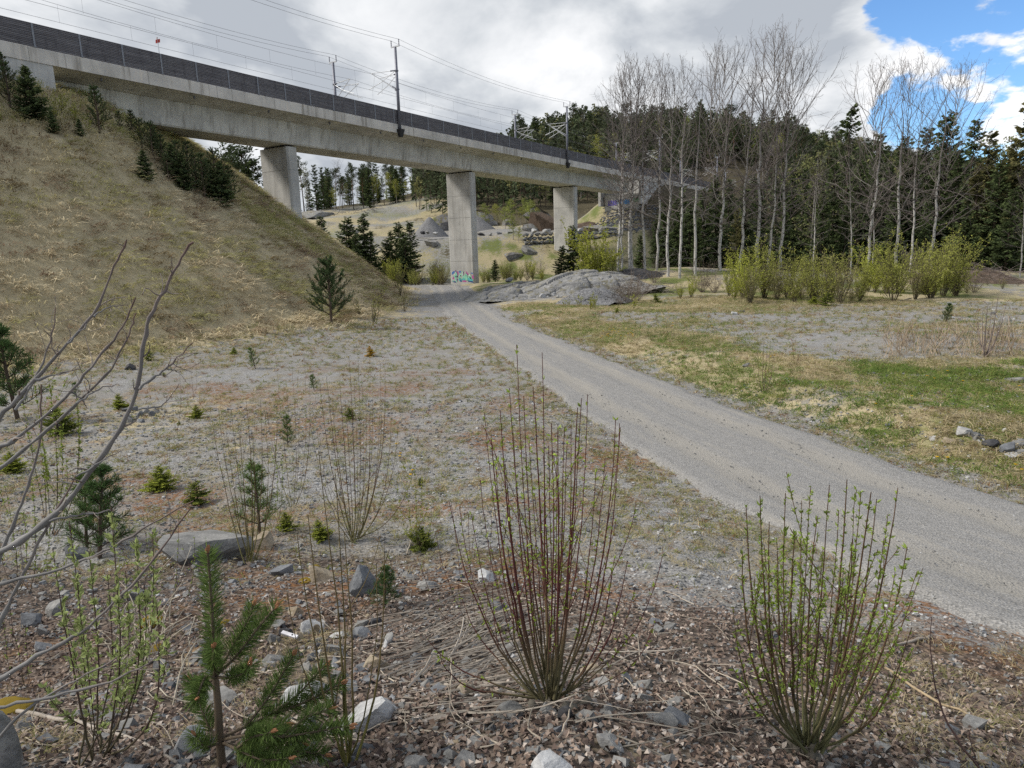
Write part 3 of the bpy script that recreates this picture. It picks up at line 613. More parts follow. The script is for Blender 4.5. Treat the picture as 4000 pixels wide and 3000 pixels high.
# overhead line masts
def mast(t, off, inward, nm, label, dist=0):
    b_ = bp(t, off, ZFB + 0.25); T = thing("catenary_mast", label, "mast", b_, "overhead line masts on the viaduct")
    iv = BN * (-inward)   # towards the track
    def L(mb): return mb
    up = np.array([0, 0, 1.0]); H = 7.9 
    mb = MB(); mb.tube([b_ + up * 0.0, b_ + up * H], [0.17, 0.13], 10, cap=True); obj("pole", mb.mesh("pole", M_mast, b_, True), T)
    mb = MB()
    for z in (3.9, 5.65): mb.tube([b_ + up * z, b_ + up * (z + 0.10)], 0.20, 10, cap=True)
    obj("clamp_ring", mb.mesh("clamp_ring", M_mast, b_), T)
    mb = MB(); mb.add([b_ + BU * a + BN * o + up * z for z, w_ in ((0.12, 0.36), (-0.62, 0.2)) for a, o in ((-w_, -0.12), (w_, -0.12), (w_, 0.36 * (w_ / .36)), (-w_, 0.36 * (w_ / .36)))], None, [(0, 3, 2, 1), (4, 5, 6, 7), (0, 1, 5, 4), (1, 2, 6, 5), (2, 3, 7, 6), (3, 0, 4, 7)])
    obj("bracket", mb.mesh("bracket", M_dark, b_), T)
    mb = MB(); c_ = b_ + up * (H + 0.05)
    mb.box(c_ - BN * 0.55 - BU * 0.06 - up * 0.05, BN * 1.1, BU * 0.12, up * 0.10)
    obj("crossarm", mb.mesh("crossarm", M_alu, b_), T)
    for s_ in (-0.5, 0.5):
        mb = MB(); zz = np.linspace(0, 0.62, 9); mb.tube([c_ + BN * s_ + up * z for z in zz], 0.035 + 0.03 * (np.arange(9) % 2), 8, cap=True); obj("insulator", mb.mesh("insulator", M_mast, b_), T)
    for dt, dz_ in ((-0.45, 0.0), (0.5, -0.25)):
        a_ = b_ + BU * dt * 0.3
        lowr = a_ + up * (3.95 + dz_); upr = a_ + up * (5.70 + dz_); tip = a_ + BU * dt + iv * 2.9 + up * (5.75 + dz_); knee = lowr + (tip - lowr) * 0.52; reg = a_ + BU * dt + iv * 3.3 + up * (4.25 + dz_)
        mb = MB(); mb.tube([lowr, tip], 0.035, 6, cap=True); mb.tube([upr, tip], 0.03, 6, cap=True); mb.tube([upr, knee], 0.025, 6, cap=True); mb.tube([knee, reg], 0.03, 6, cap=True); mb.tube([tip - iv * 0.5, reg - up * 0.05 - iv * 0.6], 0.015, 5)
        c2 = obj("cantilever", mb.mesh("cantilever", M_alu, b_), T)
        for q0, q1 in ((lowr, tip), (upr, tip)):
            e_ = (q1 - q0) / np.linalg.norm(q1 - q0); mb = MB(); zz = np.linspace(0.12, 0.62, 9); mb.tube([q0 + e_ * z for z in zz], 0.05 + 0.03 * (np.arange(9) % 2), 8, cap=True); obj("insulator", mb.mesh("insulator", M_mast, b_), c2)
MT = [1.15, 37.9, 75.2, 112, 149]
for k, t in enumerate(MT):
    mast(t, 0.12, 1, "", "grey catenary mast on the near edge of the viaduct, " + ["tall one against the clouds", "one left of the bare birches", "one seen through the birch trunks", "fourth from the open sky", "farthest one before the hill"][k])
    mast(t + 0.2, -WID - 0.12, -1, "", "grey catenary mast on the far edge of the viaduct, " + ["one against the clouds", "one before the conifer hill", "one among birch branches", "fourth along the line", "farthest along the line"][k])
TS = [-72.4, -35.6] + MT + [186]
def wire(label, off, zf_, sag, r=0.0125, drop=None):
    mb = MB()
    for t0, t1 in zip(TS[:-1], TS[1:]):
        f = np.linspace(0, 1, 13); P = np.array([bp(t0 + (t1 - t0) * a, off, zf_ - sag * 4 * a * (1 - a)) for a in f]); mb.tube(P, r, 4)
        if drop:
            for a in np.arange(0.08, 1, 0.14): mb.tube([bp(t0 + (t1 - t0) * a, off, zf_ - sag * 4 * a * (1 - a)), bp(t0 + (t1 - t0) * a, off, drop)], 0.006, 3)
    b_ = bp(17, off, zf_); tag(obj("overhead_wire", mb.mesh("overhead_wire", M_wire, b_), None, b_), label, "wire", "overhead wires above the viaduct")
zb0 = ZFB + 0.25
wire("outer feeder wire on top of the near masts", 0.62, zb0 + 8.55, 0.75); wire("inner feeder wire on top of the near masts", -0.38, zb0 + 8.55, 0.7)
wire("inner feeder wire on top of the far masts", -WID + 0.38, zb0 + 8.55, 0.7); wire("outer feeder wire on top of the far masts", -WID - 0.62, zb0 + 8.55, 0.75)
wire("carrying wire with droppers over the near track", -2.75, zb0 + 5.75, 0.5, 0.011, zb0 + 4.2); wire("carrying wire with droppers over the far track", -WID + 2.75, zb0 + 5.75, 0.5, 0.011, zb0 + 4.2)
wire("straight contact wire over the near track", -2.95, zb0 + 4.2, 0.03, 0.011); wire("straight contact wire over the far track", -WID + 2.95, zb0 + 4.2, 0.03, 0.011)
# small marker pole on the barrier
b_ = bp(-23.98, -0.18, ZT); T = thing("marker_pole", "thin pole with a small red and white marker above the barrier", "pole", b_)
mb = MB(); mb.tube([b_, b_ + np.array([0, 0, 0.95])], 0.025, 6, cap=True); obj("pole", mb.mesh("pole", M_alu, b_), T)
mb = MB(); mb.box(b_ + np.array([-0.16, -0.02, 0.72]), (0.3, 0, 0.06), (0, 0.05, 0), (0.02, 0, 0.22)); obj("marker_plate", mb.mesh("marker_plate", plain("marker_red", (0.45, 0.06, 0.05)), b_), T)
mb = MB(); mb.tube([b_ + np.array([-0.05, 0, 0.98]), b_ + np.array([-0.02, 0, 1.12])], 0.05, 8, cap=True); obj("marker_tip", mb.mesh("marker_tip", plain("marker_white", (0.6, 0.55, 0.55)), b_), T)

# ------------------------------------------------------------------ plant builders (around the origin, z up)
def unit(v): v = np.asarray(v, float); return v / (np.linalg.norm(v) + 1e-12)
def path(p, d, L, n, up=0.0, wob=0.1, r=None):
    r = r or rng; P = [np.array(p, float)]; d = unit(d); st = L / (n - 1)
    for _ in range(n - 1):
        d = unit(d + np.array([0, 0, up / (n - 1)]) + r.normal(size=3) * wob / (n - 1) ** 0.5); P.append(P[-1] + d * st)
    return np.array(P)
def cj(c, n, s=0.15):
    """n colours jittered round c"""
    return np.clip(np.asarray(c)[None] * (1 + rng.normal(size=(n, 1)) * s) * (1 + rng.normal(size=(n, 3)) * s * 0.35), 0.002, 0.9)

def spruce(H, Rm, seed, base=0.06, col=(0.062, 0.084, 0.040), dens=1.0, gap=0.0, tip=(0.10, 0.13, 0.055), fol=None, fine=1.0):
    r = np.random.default_rng(seed); tk = MB(); cr_ = MB()
    lean = r.normal(size=2) * 0.015 * H
    tp = np.array([[lean[0] * a * a, lean[1] * a * a, H * a] for a in np.linspace(-0.03, 1, 9)])
    tk.tube(tp, np.linspace(0.018 * H + 0.02, 0.012, 9), 7, (0.085, 0.065, 0.05))
    z = base * H; Ps = []; Ds = []; Ls = []; Ws = []; Cs = []
    while z < H * 0.99:
        f = (z - base * H) / (H * (1 - base)); L0 = Rm * (1 - f) ** 0.85 * min(1, 0.55 + f * 3.0) + 0.02 * H
        nb_ = int(r.integers(5, 8) * dens) + 1
        for k in range(nb_):
            if r.random() < gap: continue
            a = r.random() * 2 * math.pi; L = L0 * (0.6 + 0.55 * r.random()); zz = z + r.normal() * 0.02 * H
            n = max(4, int(L / (0.030 * H) * fine) + 2); s_ = np.linspace(0.08, 1, n)
            dv = np.array([math.cos(a), math.sin(a), 0.0]); sd_ = np.array([-dv[1], dv[0], 0])
            drop = (-0.30 * (1 - f) * s_ + 0.22 * s_ ** 2.2 + 0.35 * f * s_) * L
            c0 = np.array([np.interp(zz / H, np.linspace(-0.03, 1, 9), tp[:, 0]), np.interp(zz / H, np.linspace(-0.03, 1, 9), tp[:, 1]), zz])
            P = c0 + dv * (s_ * L)[:, None] + np.array([0, 0, 1]) * drop[:, None]
            cr_.tube(P[[0, n // 2, -1]], [0.006 * H * 0.5, 0.003 * H * 0.5, 0.002], 3, (0.07, 0.055, 0.04))
            for sgn in (-1, 1):
                w_ = 0.42 * L * (1 - s_ * 0.75) * (0.7 + 0.5 * r.random(n)) + 0.02 * H
                Ps.append(P); Ds.append(sd_ * sgn + dv * 0.75 + np.array([0, 0, -0.35]) + r.normal(size=(n, 3)) * 0.22); Ls.append(w_); Ws.append(np.full(n, (0.020 * H + 0.05 * L) / fine ** 1.3))
                Cs.append(np.asarray(col) * (0.65 + 0.7 * r.random((n, 1))) * (1 - 0.0 * s_[:, None]) + (np.asarray(tip) - np.asarray(col)) * (s_[:, None] > 0.72))
            Ps.append(P[-2:]); Ds.append(np.tile(dv + np.array([0, 0, 0.05]), (2, 1))); Ls.append(np.full(2, 0.06 * H * 0.6)); Ws.append(np.full(2, 0.022 * H)); Cs.append(np.tile(np.asarray(tip), (2, 1)))
        z += H * (0.030 + 0.018 * r.random()) * (1.0 if f < 0.75 else 0.8)
    cr_.leaves(np.concatenate(Ps), np.concatenate(Ds), np.concatenate(Ls), np.concatenate(Ws), np.concatenate(Cs))
    return tk.mesh("trunk", M_bark, smooth=True), cr_.mesh("crown", fol or M_needle)
def tall_pine(H, seed, col=(0.066, 0.085, 0.045), c0=0.42, Rm=0.17):
    r = np.random.default_rng(seed); tk = MB(); cr_ = MB(); lean = r.normal(size=2) * 0.03 * H
    A = np.linspace(-0.03, 1, 9); tp = np.array([[lean[0] * a * a, lean[1] * a * a, H * a] for a in A])
    tk.tube(tp, np.linspace(0.014 * H, 0.02, 9), 7, np.array([[0.085, 0.07, 0.06]] * 4 + [[0.19, 0.10, 0.055]] * 5))
    Ps = []; Ds = []; Ls = []; Ws = []; Cs = []
    for k in range(30):
        f = r.random() ** 0.8; zz = H * (c0 + (1 - c0) * f * 0.97); a = r.random() * 6.283
        L = H * Rm * (0.35 + 0.9 * math.sin(math.pi * min(1, 0.25 + 0.72 * f))) * (0.5 + 0.6 * r.random())
        c = np.array([np.interp(zz / H, A, tp[:, 0]), np.interp(zz / H, A, tp[:, 1]), zz])
        P = path(c, (math.cos(a), math.sin(a), 0.15 + 0.6 * f), L, 5, 0.35, 0.25, r); cr_.tube(P, np.linspace(0.004 * H, 0.002 * H, 5), 3, (0.15, 0.09, 0.06))
        for q in (2, 3, 4):
            for _ in range(2):
                cc = P[q] + r.normal(size=3) * 0.022 * H; n = 9
                dd = r.normal(size=(n, 3)); dd[:, 2] = np.abs(dd[:, 2]) * 0.6 + 0.1
                Ps.append(cc + r.normal(size=(n, 3)) * 0.012 * H); Ds.append(dd); Ls.append(H * (0.022 + 0.02 * r.random(n))); Ws.append(np.full(n, 0.011 * H)); Cs.append(np.asarray(col) * (0.6 + 0.8 * r.random((n, 1))))
    cr_.leaves(np.concatenate(Ps), np.concatenate(Ds), np.concatenate(Ls), np.concatenate(Ws), np.concatenate(Cs))
    return tk.mesh("trunk", M_bark, smooth=True), cr_.mesh("crown", M_needle)
def leafy_tree(H, seed, col=(0.17, 0.20, 0.035), n=900, c0=0.22, Rm=0.16, lw=0.016):
    r = np.random.default_rng(seed); tk = MB(); cr_ = MB(); A = np.linspace(-0.03, 1, 9); lean = r.normal(size=2) * 0.03 * H
    tp = np.array([[lean[0] * a * a, lean[1] * a * a, H * a] for a in A]); tk.tube(tp, np.linspace(0.011 * H, 0.012, 9), 6, (0.27, 0.25, 0.23))
    Ps = []; 
    for k in range(46):
        f = r.random() ** 0.9; zz = H * (c0 + (1 - c0) * f * 0.96); a = r.random() * 6.283
        L = H * Rm * (0.3 + math.sin(math.pi * min(1, 0.2 + 0.78 * f))) * (0.55 + 0.6 * r.random())
        c = np.array([np.interp(zz / H, A, tp[:, 0]), np.interp(zz / H, A, tp[:, 1]), zz]); P = path(c, (math.cos(a), math.sin(a), 0.9), L, 5, -0.2, 0.4, r)
        cr_.tube(P, np.linspace(0.003 * H, 0.0012 * H, 5), 3, (0.12, 0.095, 0.08)); m_ = n // 46
        Ps.append(P[r.integers(1, 5, m_)] + r.normal(size=(m_, 3)) * 0.022 * H)
    P = np.concatenate(Ps); k = len(P); cr_.leaves(P, r.normal(size=(k, 3)), H * lw * (0.8 + 0.9 * r.random(k)), H * lw * 0.8, np.asarray(col) * (0.6 + 0.8 * r.random((k, 1))))
    return tk.mesh("trunk", M_bark, smooth=True), cr_.mesh("crown", M_fol)
def bare_tree(H, r0, seed, c0=0.24, wid=0.16, nprim=36, fan=1.0, dead=10):
    r = np.random.default_rng(seed); tk = MB(); cr_ = MB(); A = np.linspace(-0.02, 1, 16)
    wv = np.cumsum(r.normal(size=(16, 2)) * 0.0055 * H, 0); wv -= wv[0]; tp = np.concatenate([wv, (A * H)[:, None]], 1)
    tk.tube(tp, r0 * np.maximum(0.08, (1 - A.clip(0)) ** 0.8), 8, (0.4, 0.4, 0.4))
    def on(f): return np.array([np.interp(f, A, tp[:, 0]), np.interp(f, A, tp[:, 1]), f * H])
    tw = (0.15, 0.128, 0.12); tw2 = (0.22, 0.20, 0.185)
    for k in range(nprim):
        f = c0 + (0.985 - c0) * ((k + r.random()) / nprim) ** 0.9; a = k * 2.4 + r.normal() * 0.4; g = (f - c0) / (1 - c0)
        L = H * wid * (0.55 + 1.0 * math.sin(math.pi * min(1, 0.15 + 0.75 * g))) * (0.65 + 0.6 * r.random()); L = min(L, (1.03 - f) * H * 1.1 + 0.05 * H)
        el = 0.35 + 1.25 * g * fan
        P = path(on(f), (math.cos(a), math.sin(a), el), L, 7, 0.75 * (0.3 + g), 0.42, r); rb = r0 * 0.30 * (1 - g * 0.55)
        cr_.tube(P, np.linspace(rb, rb * 0.35, 7), 4, tw2 if r.random() < 0.4 else tw)
        for j in range(6):
            q = 1 + (j + r.random()) / 6 * 5; i0 = int(q); p0 = P[i0] + (P[min(6, i0 + 1)] - P[i0]) * (q - i0); dd = unit(P[min(6, i0 + 1)] - P[i0 - 1])
            l2 = L * (0.22 + 0.28 * r.random()) * (1.15 - q / 8); Q = path(p0, dd + r.normal(size=3) * 0.55, l2, 4, 0.6 * (0.2 + g), 0.4, r)
            cr_.tube(Q, np.linspace(rb * 0.42, rb * 0.20, 4), 3, tw)
            for _ in range(3):
                i1 = r.integers(1, 4); S = path(Q[i1], unit(Q[i1] - Q[i1 - 1]) + r.normal(size=3) * 0.6, l2 * (0.3 + 0.35 * r.random()), 3, 0.5 * g, 0.3, r)
                cr_.tube(S, np.linspace(rb * 0.24, max(0.006, rb * 0.12), 3), 3, tw)
    for k in range(dead):
        f = 0.06 + (c0 + 0.22) * r.random(); a = r.random() * 6.283; L = H * (0.05 + 0.10 * r.random())
        P = path(on(f), (math.cos(a), math.sin(a), 0.25), L, 6, -0.35, 0.5, r); cr_.tube(P, np.linspace(r0 * 0.16, r0 * 0.05, 6), 3, (0.17, 0.16, 0.15))
        for _ in range(4):
            i1 = r.integers(1, 5); S = path(P[i1], unit(P[i1] - P[i1 - 1]) + r.normal(size=3) * 0.7, L * 0.35, 3, -0.2, 0.4, r); cr_.tube(S, [r0 * 0.07, r0 * 0.05, r0 * 0.03], 3, (0.16, 0.15, 0.14))
    return tk.mesh("trunk", M_birch, smooth=True), cr_.mesh("crown", M_bark)
def shrub(H, nst, spread, seed, col=(0.20, 0.23, 0.035), leaf=0.045, nl=60, stem=(0.10, 0.085, 0.055), sub=5, r0=0.012, droop=0.35):
    r = np.random.default_rng(seed); st = MB(); lf = MB(); Ps = []; Ds = []
    for k in range(nst):
        a = r.random() * 6.283; o = r.random() ** 0.6; hh = H * (0.55 + 0.5 * r.random()) * (1 - 0.25 * o)
        P = path((math.cos(a) * 0.08 * o, math.sin(a) * 0.08 * o, -0.05), (math.cos(a) * spread * o, math.sin(a) * spread * o, 1), hh, 7, droop, 0.35, r)
        st.tube(P, np.linspace(r0, r0 * 0.3, 7), 4, stem); tw = [P]
        for _ in range(sub):
            i1 = r.integers(1, 6); S = path(P[i1], unit(P[i1 + 1] - P[i1 - 1]) + r.normal(size=3) * 0.55, hh * (0.15 + 0.25 * r.random()), 4, 0.5, 0.3, r); st.tube(S, np.linspace(r0 * 0.5, r0 * 0.22, 4), 3, stem); tw.append(S)
        for Q in tw:
            m_ = int(nl * (0.5 if len(Q) == 4 else 1) / (1 + sub * 0.5)) + 1; q = (0.25 + 0.75 * r.random(m_)) * (len(Q) - 1.001); i0 = q.astype(int); f = (q - i0)[:, None]
            Ps.append(Q[i0] * (1 - f) + Q[i0 + 1] * f); Ds.append(unit(Q[-1] - Q[0]) * 0.7 + r.normal(size=(m_, 3)))
    if nl:
        P = np.concatenate(Ps); k = len(P); D = np.concatenate(Ds); lf.leaves(P + D * leaf * 0.12, D, leaf * (0.7 + 0.7 * r.random(k)), leaf * 0.5, np.asarray(col) * (0.6 + 0.8 * r.random((k, 1))))
    return st.mesh("stems", M_bark), (lf.mesh("leaves", M_fol) if nl else None)
def needles(mb, P, n, ln, wd, col, fwd=0.8, r=rng):
    """needles set round the shoot P"""
    P = np.asarray(P, float); s = np.concatenate([[0], np.cumsum(np.linalg.norm(np.diff(P, axis=0), axis=1))]); q = r.random(n) * s[-1]
    C = np.stack([np.interp(q, s, P[:, k]) for k in range(3)], 1); T = unit(P[-1] - P[0]); d = r.normal(size=(n, 3)); d -= (d @ T)[:, None] * T; d /= np.linalg.norm(d, axis=1, keepdims=True)
    mb.leaves(C, d + T * fwd, ln * (0.7 + 0.5 * r.random(n)), wd, np.asarray(col) * (0.6 + 0.8 * r.random((n, 1))))
def young_pine(H, seed, Rm=0.42, col=(0.075, 0.115, 0.05), ln=0.075, wd=0.018, nn=26, rows=7, tipc=(0.16, 0.10, 0.05)):
    r = np.random.default_rng(seed); tk = MB(); cr_ = MB(); tk.tube([(0, 0, -0.05), (0.01 * H, 0, 0.4 * H), (0, 0.01 * H, 0.8 * H), (0, 0, H)], [0.022 * H, 0.017 * H, 0.010 * H, 0.006 * H], 7, (0.10, 0.075, 0.055))
    needles(cr_, np.array([(0, 0, 0.80 * H), (0, 0, H)]), nn * 3, ln, wd, col, 1.2, r)
    for k in range(rows):
        f = 0.14 + 0.72 * k / (rows - 1); L0 = Rm * H * (1.05 - f) ** 0.75
        for b in range(6):
            a = b * 1.047 + r.random() * 0.8 + k; L = L0 * (0.7 + 0.45 * r.random()); z = f * H + r.normal() * 0.015 * H
            P = path((0, 0, z), (math.cos(a), math.sin(a), 0.25 + 0.5 * f), L, 5, 0.55, 0.15, r); cr_.tube(P, np.linspace(0.006 * H, 0.003 * H, 5), 4, (0.11, 0.085, 0.06))
            needles(cr_, P[1:], int(nn * 1.6), ln, wd, col, 0.9, r)
            for _ in range(4):
                i1 = r.integers(1, 4); S = path(P[i1], unit(P[i1 + 1] - P[i1]) + r.normal(size=3) * 0.55 + np.array([0, 0, 0.2]), L * (0.22 + 0.25 * r.random()), 3, 0.5, 0.1, r); cr_.tube(S, 0.003 * H, 3, (0.11, 0.085, 0.06)); needles(cr_, S, nn, ln, wd, col, 1.0, r)
    return tk.mesh("trunk", M_bark, smooth=True), cr_.mesh("needles", M_needle)
NAMES = ("trunk", "crown")
def plant(name, var, label, cat, loc, sc=1.0, group=None, rz=None, parts=NAMES, tilt=0.0, sx=1.0):
    T = thing(name, label, cat, loc, group, (rng.normal() * tilt, rng.normal() * tilt, rng.random() * 6.283 if rz is None else rz), (sc * sx, sc * sx, sc))
    for nm, me in zip(parts, var):
        if me is not None: obj(nm, me, T)
    return T

# ------------------------------------------------------------------ far woods
V_spr = [spruce(10, 2.0, 1, fine=1.4), spruce(10, 1.7, 2, gap=0.15, fine=1.4), spruce(10, 2.3, 3, base=0.12, fine=1.4), spruce(10, 1.4, 4, gap=0.3, fine=1.4)]
V_pin = [tall_pine(10, 11), tall_pine(10, 12, c0=0.5), tall_pine(10, 13, c0=0.35, Rm=0.2)]
V_lef = [leafy_tree(10, 21, col=(0.27, 0.31, 0.08), n=1500), leafy_tree(10, 22, col=(0.32, 0.33, 0.08), Rm=0.2, n=1400), leafy_tree(10, 23, col=(0.19, 0.20, 0.085), n=700)]
V_bar = [bare_tree(10, 0.075, 24, nprim=22, dead=3), bare_tree(10, 0.07, 25, nprim=22, dead=2, wid=0.2)]
pts = []; tries = 0
while len(pts) < 285 and tries < 40000:
    tries += 1
    y = 138 + 165 * rng.random() ** 0.85; x = -70 + 250 * rng.random()
    hv = math.exp(-((x - 60) / 88) ** 2 - ((y - 278) / 74) ** 2)
    if hv < 0.10 or (y > 285): continue
    t = (x - BC[0]) * BU[0] + (y - BC[1]) * BU[1]; off = (x - BC[0]) * BN[0] + (y - BC[1]) * BN[1]
    if abs(off + 4) < 13 and t < 160: continue
    if x / y < -0.08 and y < 205: continue
    if x / y < 0.10 and y < 158: continue
    if any((x - a) ** 2 + (y - b) ** 2 < 26 for a, b in pts): continue
    pts.append((x, y))
for x, y in pts:
    q = rng.random(); z = hg(x, y) - 0.2; H = 8 + 6.5 * rng.random()
    if q < 0.42: plant("pine_tree", V_pin[rng.integers(3)], "dark pine standing in the forest on the hill behind the viaduct", "tree", (x, y, z), H / 10, "pines on the wooded hill", sx=1.15)
    elif q < 0.80: plant("spruce_tree", V_spr[rng.integers(4)], "dark pointed spruce standing in the forest on the hill behind the viaduct", "tree", (x, y, z), H / 10, "spruces on the wooded hill", sx=1.1)
    elif q < 0.90: plant("birch_tree", V_lef[rng.integers(3)], "fresh green birch standing in the forest on the hill behind the viaduct", "tree", (x, y, z), H / 12, "birches on the wooded hill", sx=1.2)
    else: plant("bare_tree", V_bar[rng.integers(2)], "leafless tree standing in the forest on the hill behind the viaduct", "tree", (x, y, z), H / 11, "bare trees on the wooded hill", sx=1.2)
# the rest of the wood on the hill reads as one mass
fm = MB(); n_ = 0
def lowpoly(mb, x, y, z, H, kind):
    m_ = 46; f = rng.random(m_) ** 0.75; a = rng.random(m_) * 6.283
    rad = H * (0.17 * (1 - f) + 0.02) if kind == 0 else H * 0.13 * np.sin(np.pi * (0.15 + 0.8 * f)); zz = H * (0.12 + 0.88 * f) if kind == 0 else H * (0.42 + 0.56 * f)
    dv = np.stack([np.cos(a), np.sin(a), (-0.35 if kind == 0 else 0.25) * np.ones(m_)], -1); P = np.array([x, y, z]) + np.stack([np.cos(a) * rad * 0.25, np.sin(a) * rad * 0.25, zz], -1)
    c0 = [(0.07, 0.088, 0.048), (0.078, 0.09, 0.052), (0.19, 0.19, 0.085)][kind]
    mb.leaves(P, dv + rng.normal(size=(m_, 3)) * 0.3, rad * 1.1 + 0.3, H * 0.065, np.asarray(c0) * (0.6 + 0.8 * rng.random((m_, 1)))); mb.tube([(x, y, z), (x, y, z + H)], [0.012 * H, 0.01], 4, (0.10, 0.08, 0.065))
FX = -60 + 330 * rng.random(9000); FY = 165 + 150 * rng.random(9000); FZ = hgt(FX, FY)
for x, y, z_ in zip(FX, FY, FZ):
    if n_ >= 2600: break
    hv = math.exp(-((x - 60) / 88) ** 2 - ((y - 278) / 74) ** 2); t = (x - BC[0]) * BU[0] + (y - BC[1]) * BU[1]; off = (x - BC[0]) * BN[0] + (y - BC[1]) * BN[1]
    if hv < 0.06 or (abs(off + 4) < 14 and t < 170) or x / y < -0.13: continue
    lowpoly(fm, x, y, z_ - 0.3, 6 + 6.5 * rng.random(), int(rng.choice(3, p=[0.45, 0.43, 0.12]))); n_ += 1
tag(obj("forest", fm.mesh("forest", M_needle)), "dense mixed forest covering the hill behind the viaduct", None, None, "stuff")
# the tree line above the meadow, tops as the photograph has them: kind, x, top y, depth
TL = [("l", 1178, 612, 205), ("p", 1212, 618, 205), ("l", 1228, 655, 200), ("s", 1262, 640, 204), ("s", 1290, 650, 210), ("s", 1312, 655, 206), ("b", 1350, 632, 208), ("p", 1335, 660, 212), ("l", 1380, 715, 200), ("p", 1402, 648, 205), ("p", 1440, 668, 206), ("s", 1465, 660, 204), ("l", 1492, 682, 204), ("p", 1520, 700, 207), ("l", 1545, 672, 206), ("l", 1568, 700, 202), ("s", 1595, 712, 210), ("l", 1610, 705, 204), ("l", 1630, 690, 208), ("b", 1645, 668, 206), ("p", 1660, 682, 205), ("b", 1675, 660, 203), ("p", 1700, 672, 203), ("s", 1720, 664, 206), ("l", 1180, 690, 215), ("s", 1235, 705, 216), ("l", 1420, 730, 196), ("s", 1500, 735, 214), ("l", 1530, 740, 198), ("s", 1575, 745, 214), ("l", 1650, 735, 198), ("p", 1360, 690, 214), ("s", 1152, 660, 210), ("p", 1130, 650, 208), ("l", 1680, 720, 200), ("s", 1440, 700, 214), ("p", 1480, 695, 212), ("l", 1330, 735, 198)]
for i_, (k, px, py, dp) in enumerate(sorted(TL, key=lambda q: q[1])):
    g_ = hor(px, dp); H = at(px, py, dp)[2] - g_[2]
    nm, V, lb, gp = {"l": ("birch_tree", V_lef, "light green birch in the tree line above the dry meadow", "birches above the meadow"), "p": ("pine_tree", V_pin, "dark pine in the tree line above the dry meadow", "pines above the meadow"), "s": ("spruce_tree", V_spr, "dark spruce in the tree line above the dry meadow", "spruces above the meadow"), "b": ("bare_tree", V_bar, "leafless tree in the tree line above the dry meadow", "bare trees above the meadow")}[k]
    plant(nm, V[rng.integers(len(V))], lb + f", {ordn(i_)} from the left pier", "tree", g_, max(0.3, H / 10), gp, sx=1.0)
for k, (px, py, dp, kd) in enumerate([(945, 585, 104, 0), (975, 600, 100, 0), (905, 625, 98, 0), (860, 640, 96, 0), (1000, 640, 97, 1), (930, 660, 92, 1), (880, 680, 90, 1)]):
    g_ = hor(px, dp); H = at(px, py, dp)[2] - g_[2]
    plant("pine_tree", V_pin[k % 3] if kd == 0 else V_spr[k % 4], f"dark conifer behind the embankment beside the leftmost pier, {ordn([4, 5, 2, 0, 6, 3, 1][k])} from the left", "tree", g_, H / 10, "conifers behind the embankment", sx=1.3)
# spruces in the dip between the embankment and the middle pier
for k, (px, py, dp) in enumerate([(1272, 850, 92), (1240, 905, 90), (1358, 850, 96), (1432, 842, 97), (1455, 905, 96), (1510, 930, 98), (1570, 872, 99), (1610, 868, 100), (1590, 905, 97), (1400, 920, 94), (1540, 905, 100)]):
    g_ = hor(px, dp); H = at(px, py, dp)[2] - g_[2]
    plant("spruce_tree", V_spr[k % 3], f"young dark spruce in the dip left of the middle pier, {ordn([1, 0, 2, 4, 5, 6, 8, 10, 9, 3, 7][k])} from the left", "tree", g_, H / 10, "spruces in the dip", sx=1.25)

# ------------------------------------------------------------------ forest edge on the right
BT = [(2409, 1042, 2420, 330), (2428, 1050, 2435, 312), (2458, 1032, 2490, 290), (2476, 1036, 2482, 275), (2520, 1028, 2540, 312), (2566, 1056, 2584, 276), (2609, 1080, 2630, 335), (2655, 1086, 2694, 292), (2716, 1076, 2770, 272), (2813, 1030, 2853, 238), (2886, 1024, 2945, 300), (2958, 1000, 3008, 192), (2999, 1048, 3060, 370), (3045, 1000, 3118, 255), (3175, 1018, 3200, 620), (3322, 1036, 3326, 560), (3381, 1072, 3446, 312), (3408, 1066, 3430, 660), (3497, 1026, 3560, 300), (3549, 1080, 3590, 420), (3637, 1068, 3723, 318), (3984, 1084, 4010, 620)]
V_bir = [bare_tree(18, 0.155, 31), bare_tree(18, 0.14, 32, c0=0.3), bare_tree(18, 0.165, 33, wid=0.20), bare_tree(18, 0.15, 34, c0=0.28, wid=0.14), bare_tree(18, 0.17, 35, wid=0.24, c0=0.2, nprim=42), bare_tree(18, 0.13, 36, c0=0.2, wid=0.13)]
for k, (bx_, by, tx, ty) in enumerate(BT):
    g_ = G(bx_, by); 
    if g_[1] > 74 or g_[1] < 50: g_ = hor(bx_, 68 if bx_ < 3100 else 60)
    H = at(tx, ty, g_[1])[2] - g_[2]; tpt = at(tx, ty, g_[1]); v = V_bir[4 if k in (9, 11, 13, 20, 16, 18) else k % 4 if H > 12 else 5]
    lean = math.atan2(tpt[0] - g_[0], H)
    tt = thing("birch_tree", f"{'tall' if H > 13 else 'short'} leafless white-stemmed birch, {ORD[k] if k < 20 else ['twenty-first', 'twenty-second'][k - 20]} from the viaduct along the forest edge", "tree", g_, "bare birches along the forest edge", (0, lean, 0), (H / 18 * 0.9,) * 2 + (H / 18,))
    for nm, me in zip(NAMES, v):
        o = obj(nm, me, tt, rot=(0, 0, rng.random() * 6.283))
V_bsp = [spruce(18, 3.3, 41, dens=1.25, fine=1.7), spruce(18, 2.8, 42, gap=0.1, fine=1.7), spruce(18, 3.8, 43, base=0.03, dens=1.25, fine=1.7), spruce(18, 2.4, 44, gap=0.35, fine=1.7), spruce(18, 3.6, 45, fine=1.7, col=(0.085, 0.088, 0.04), tip=(0.15, 0.14, 0.06))]
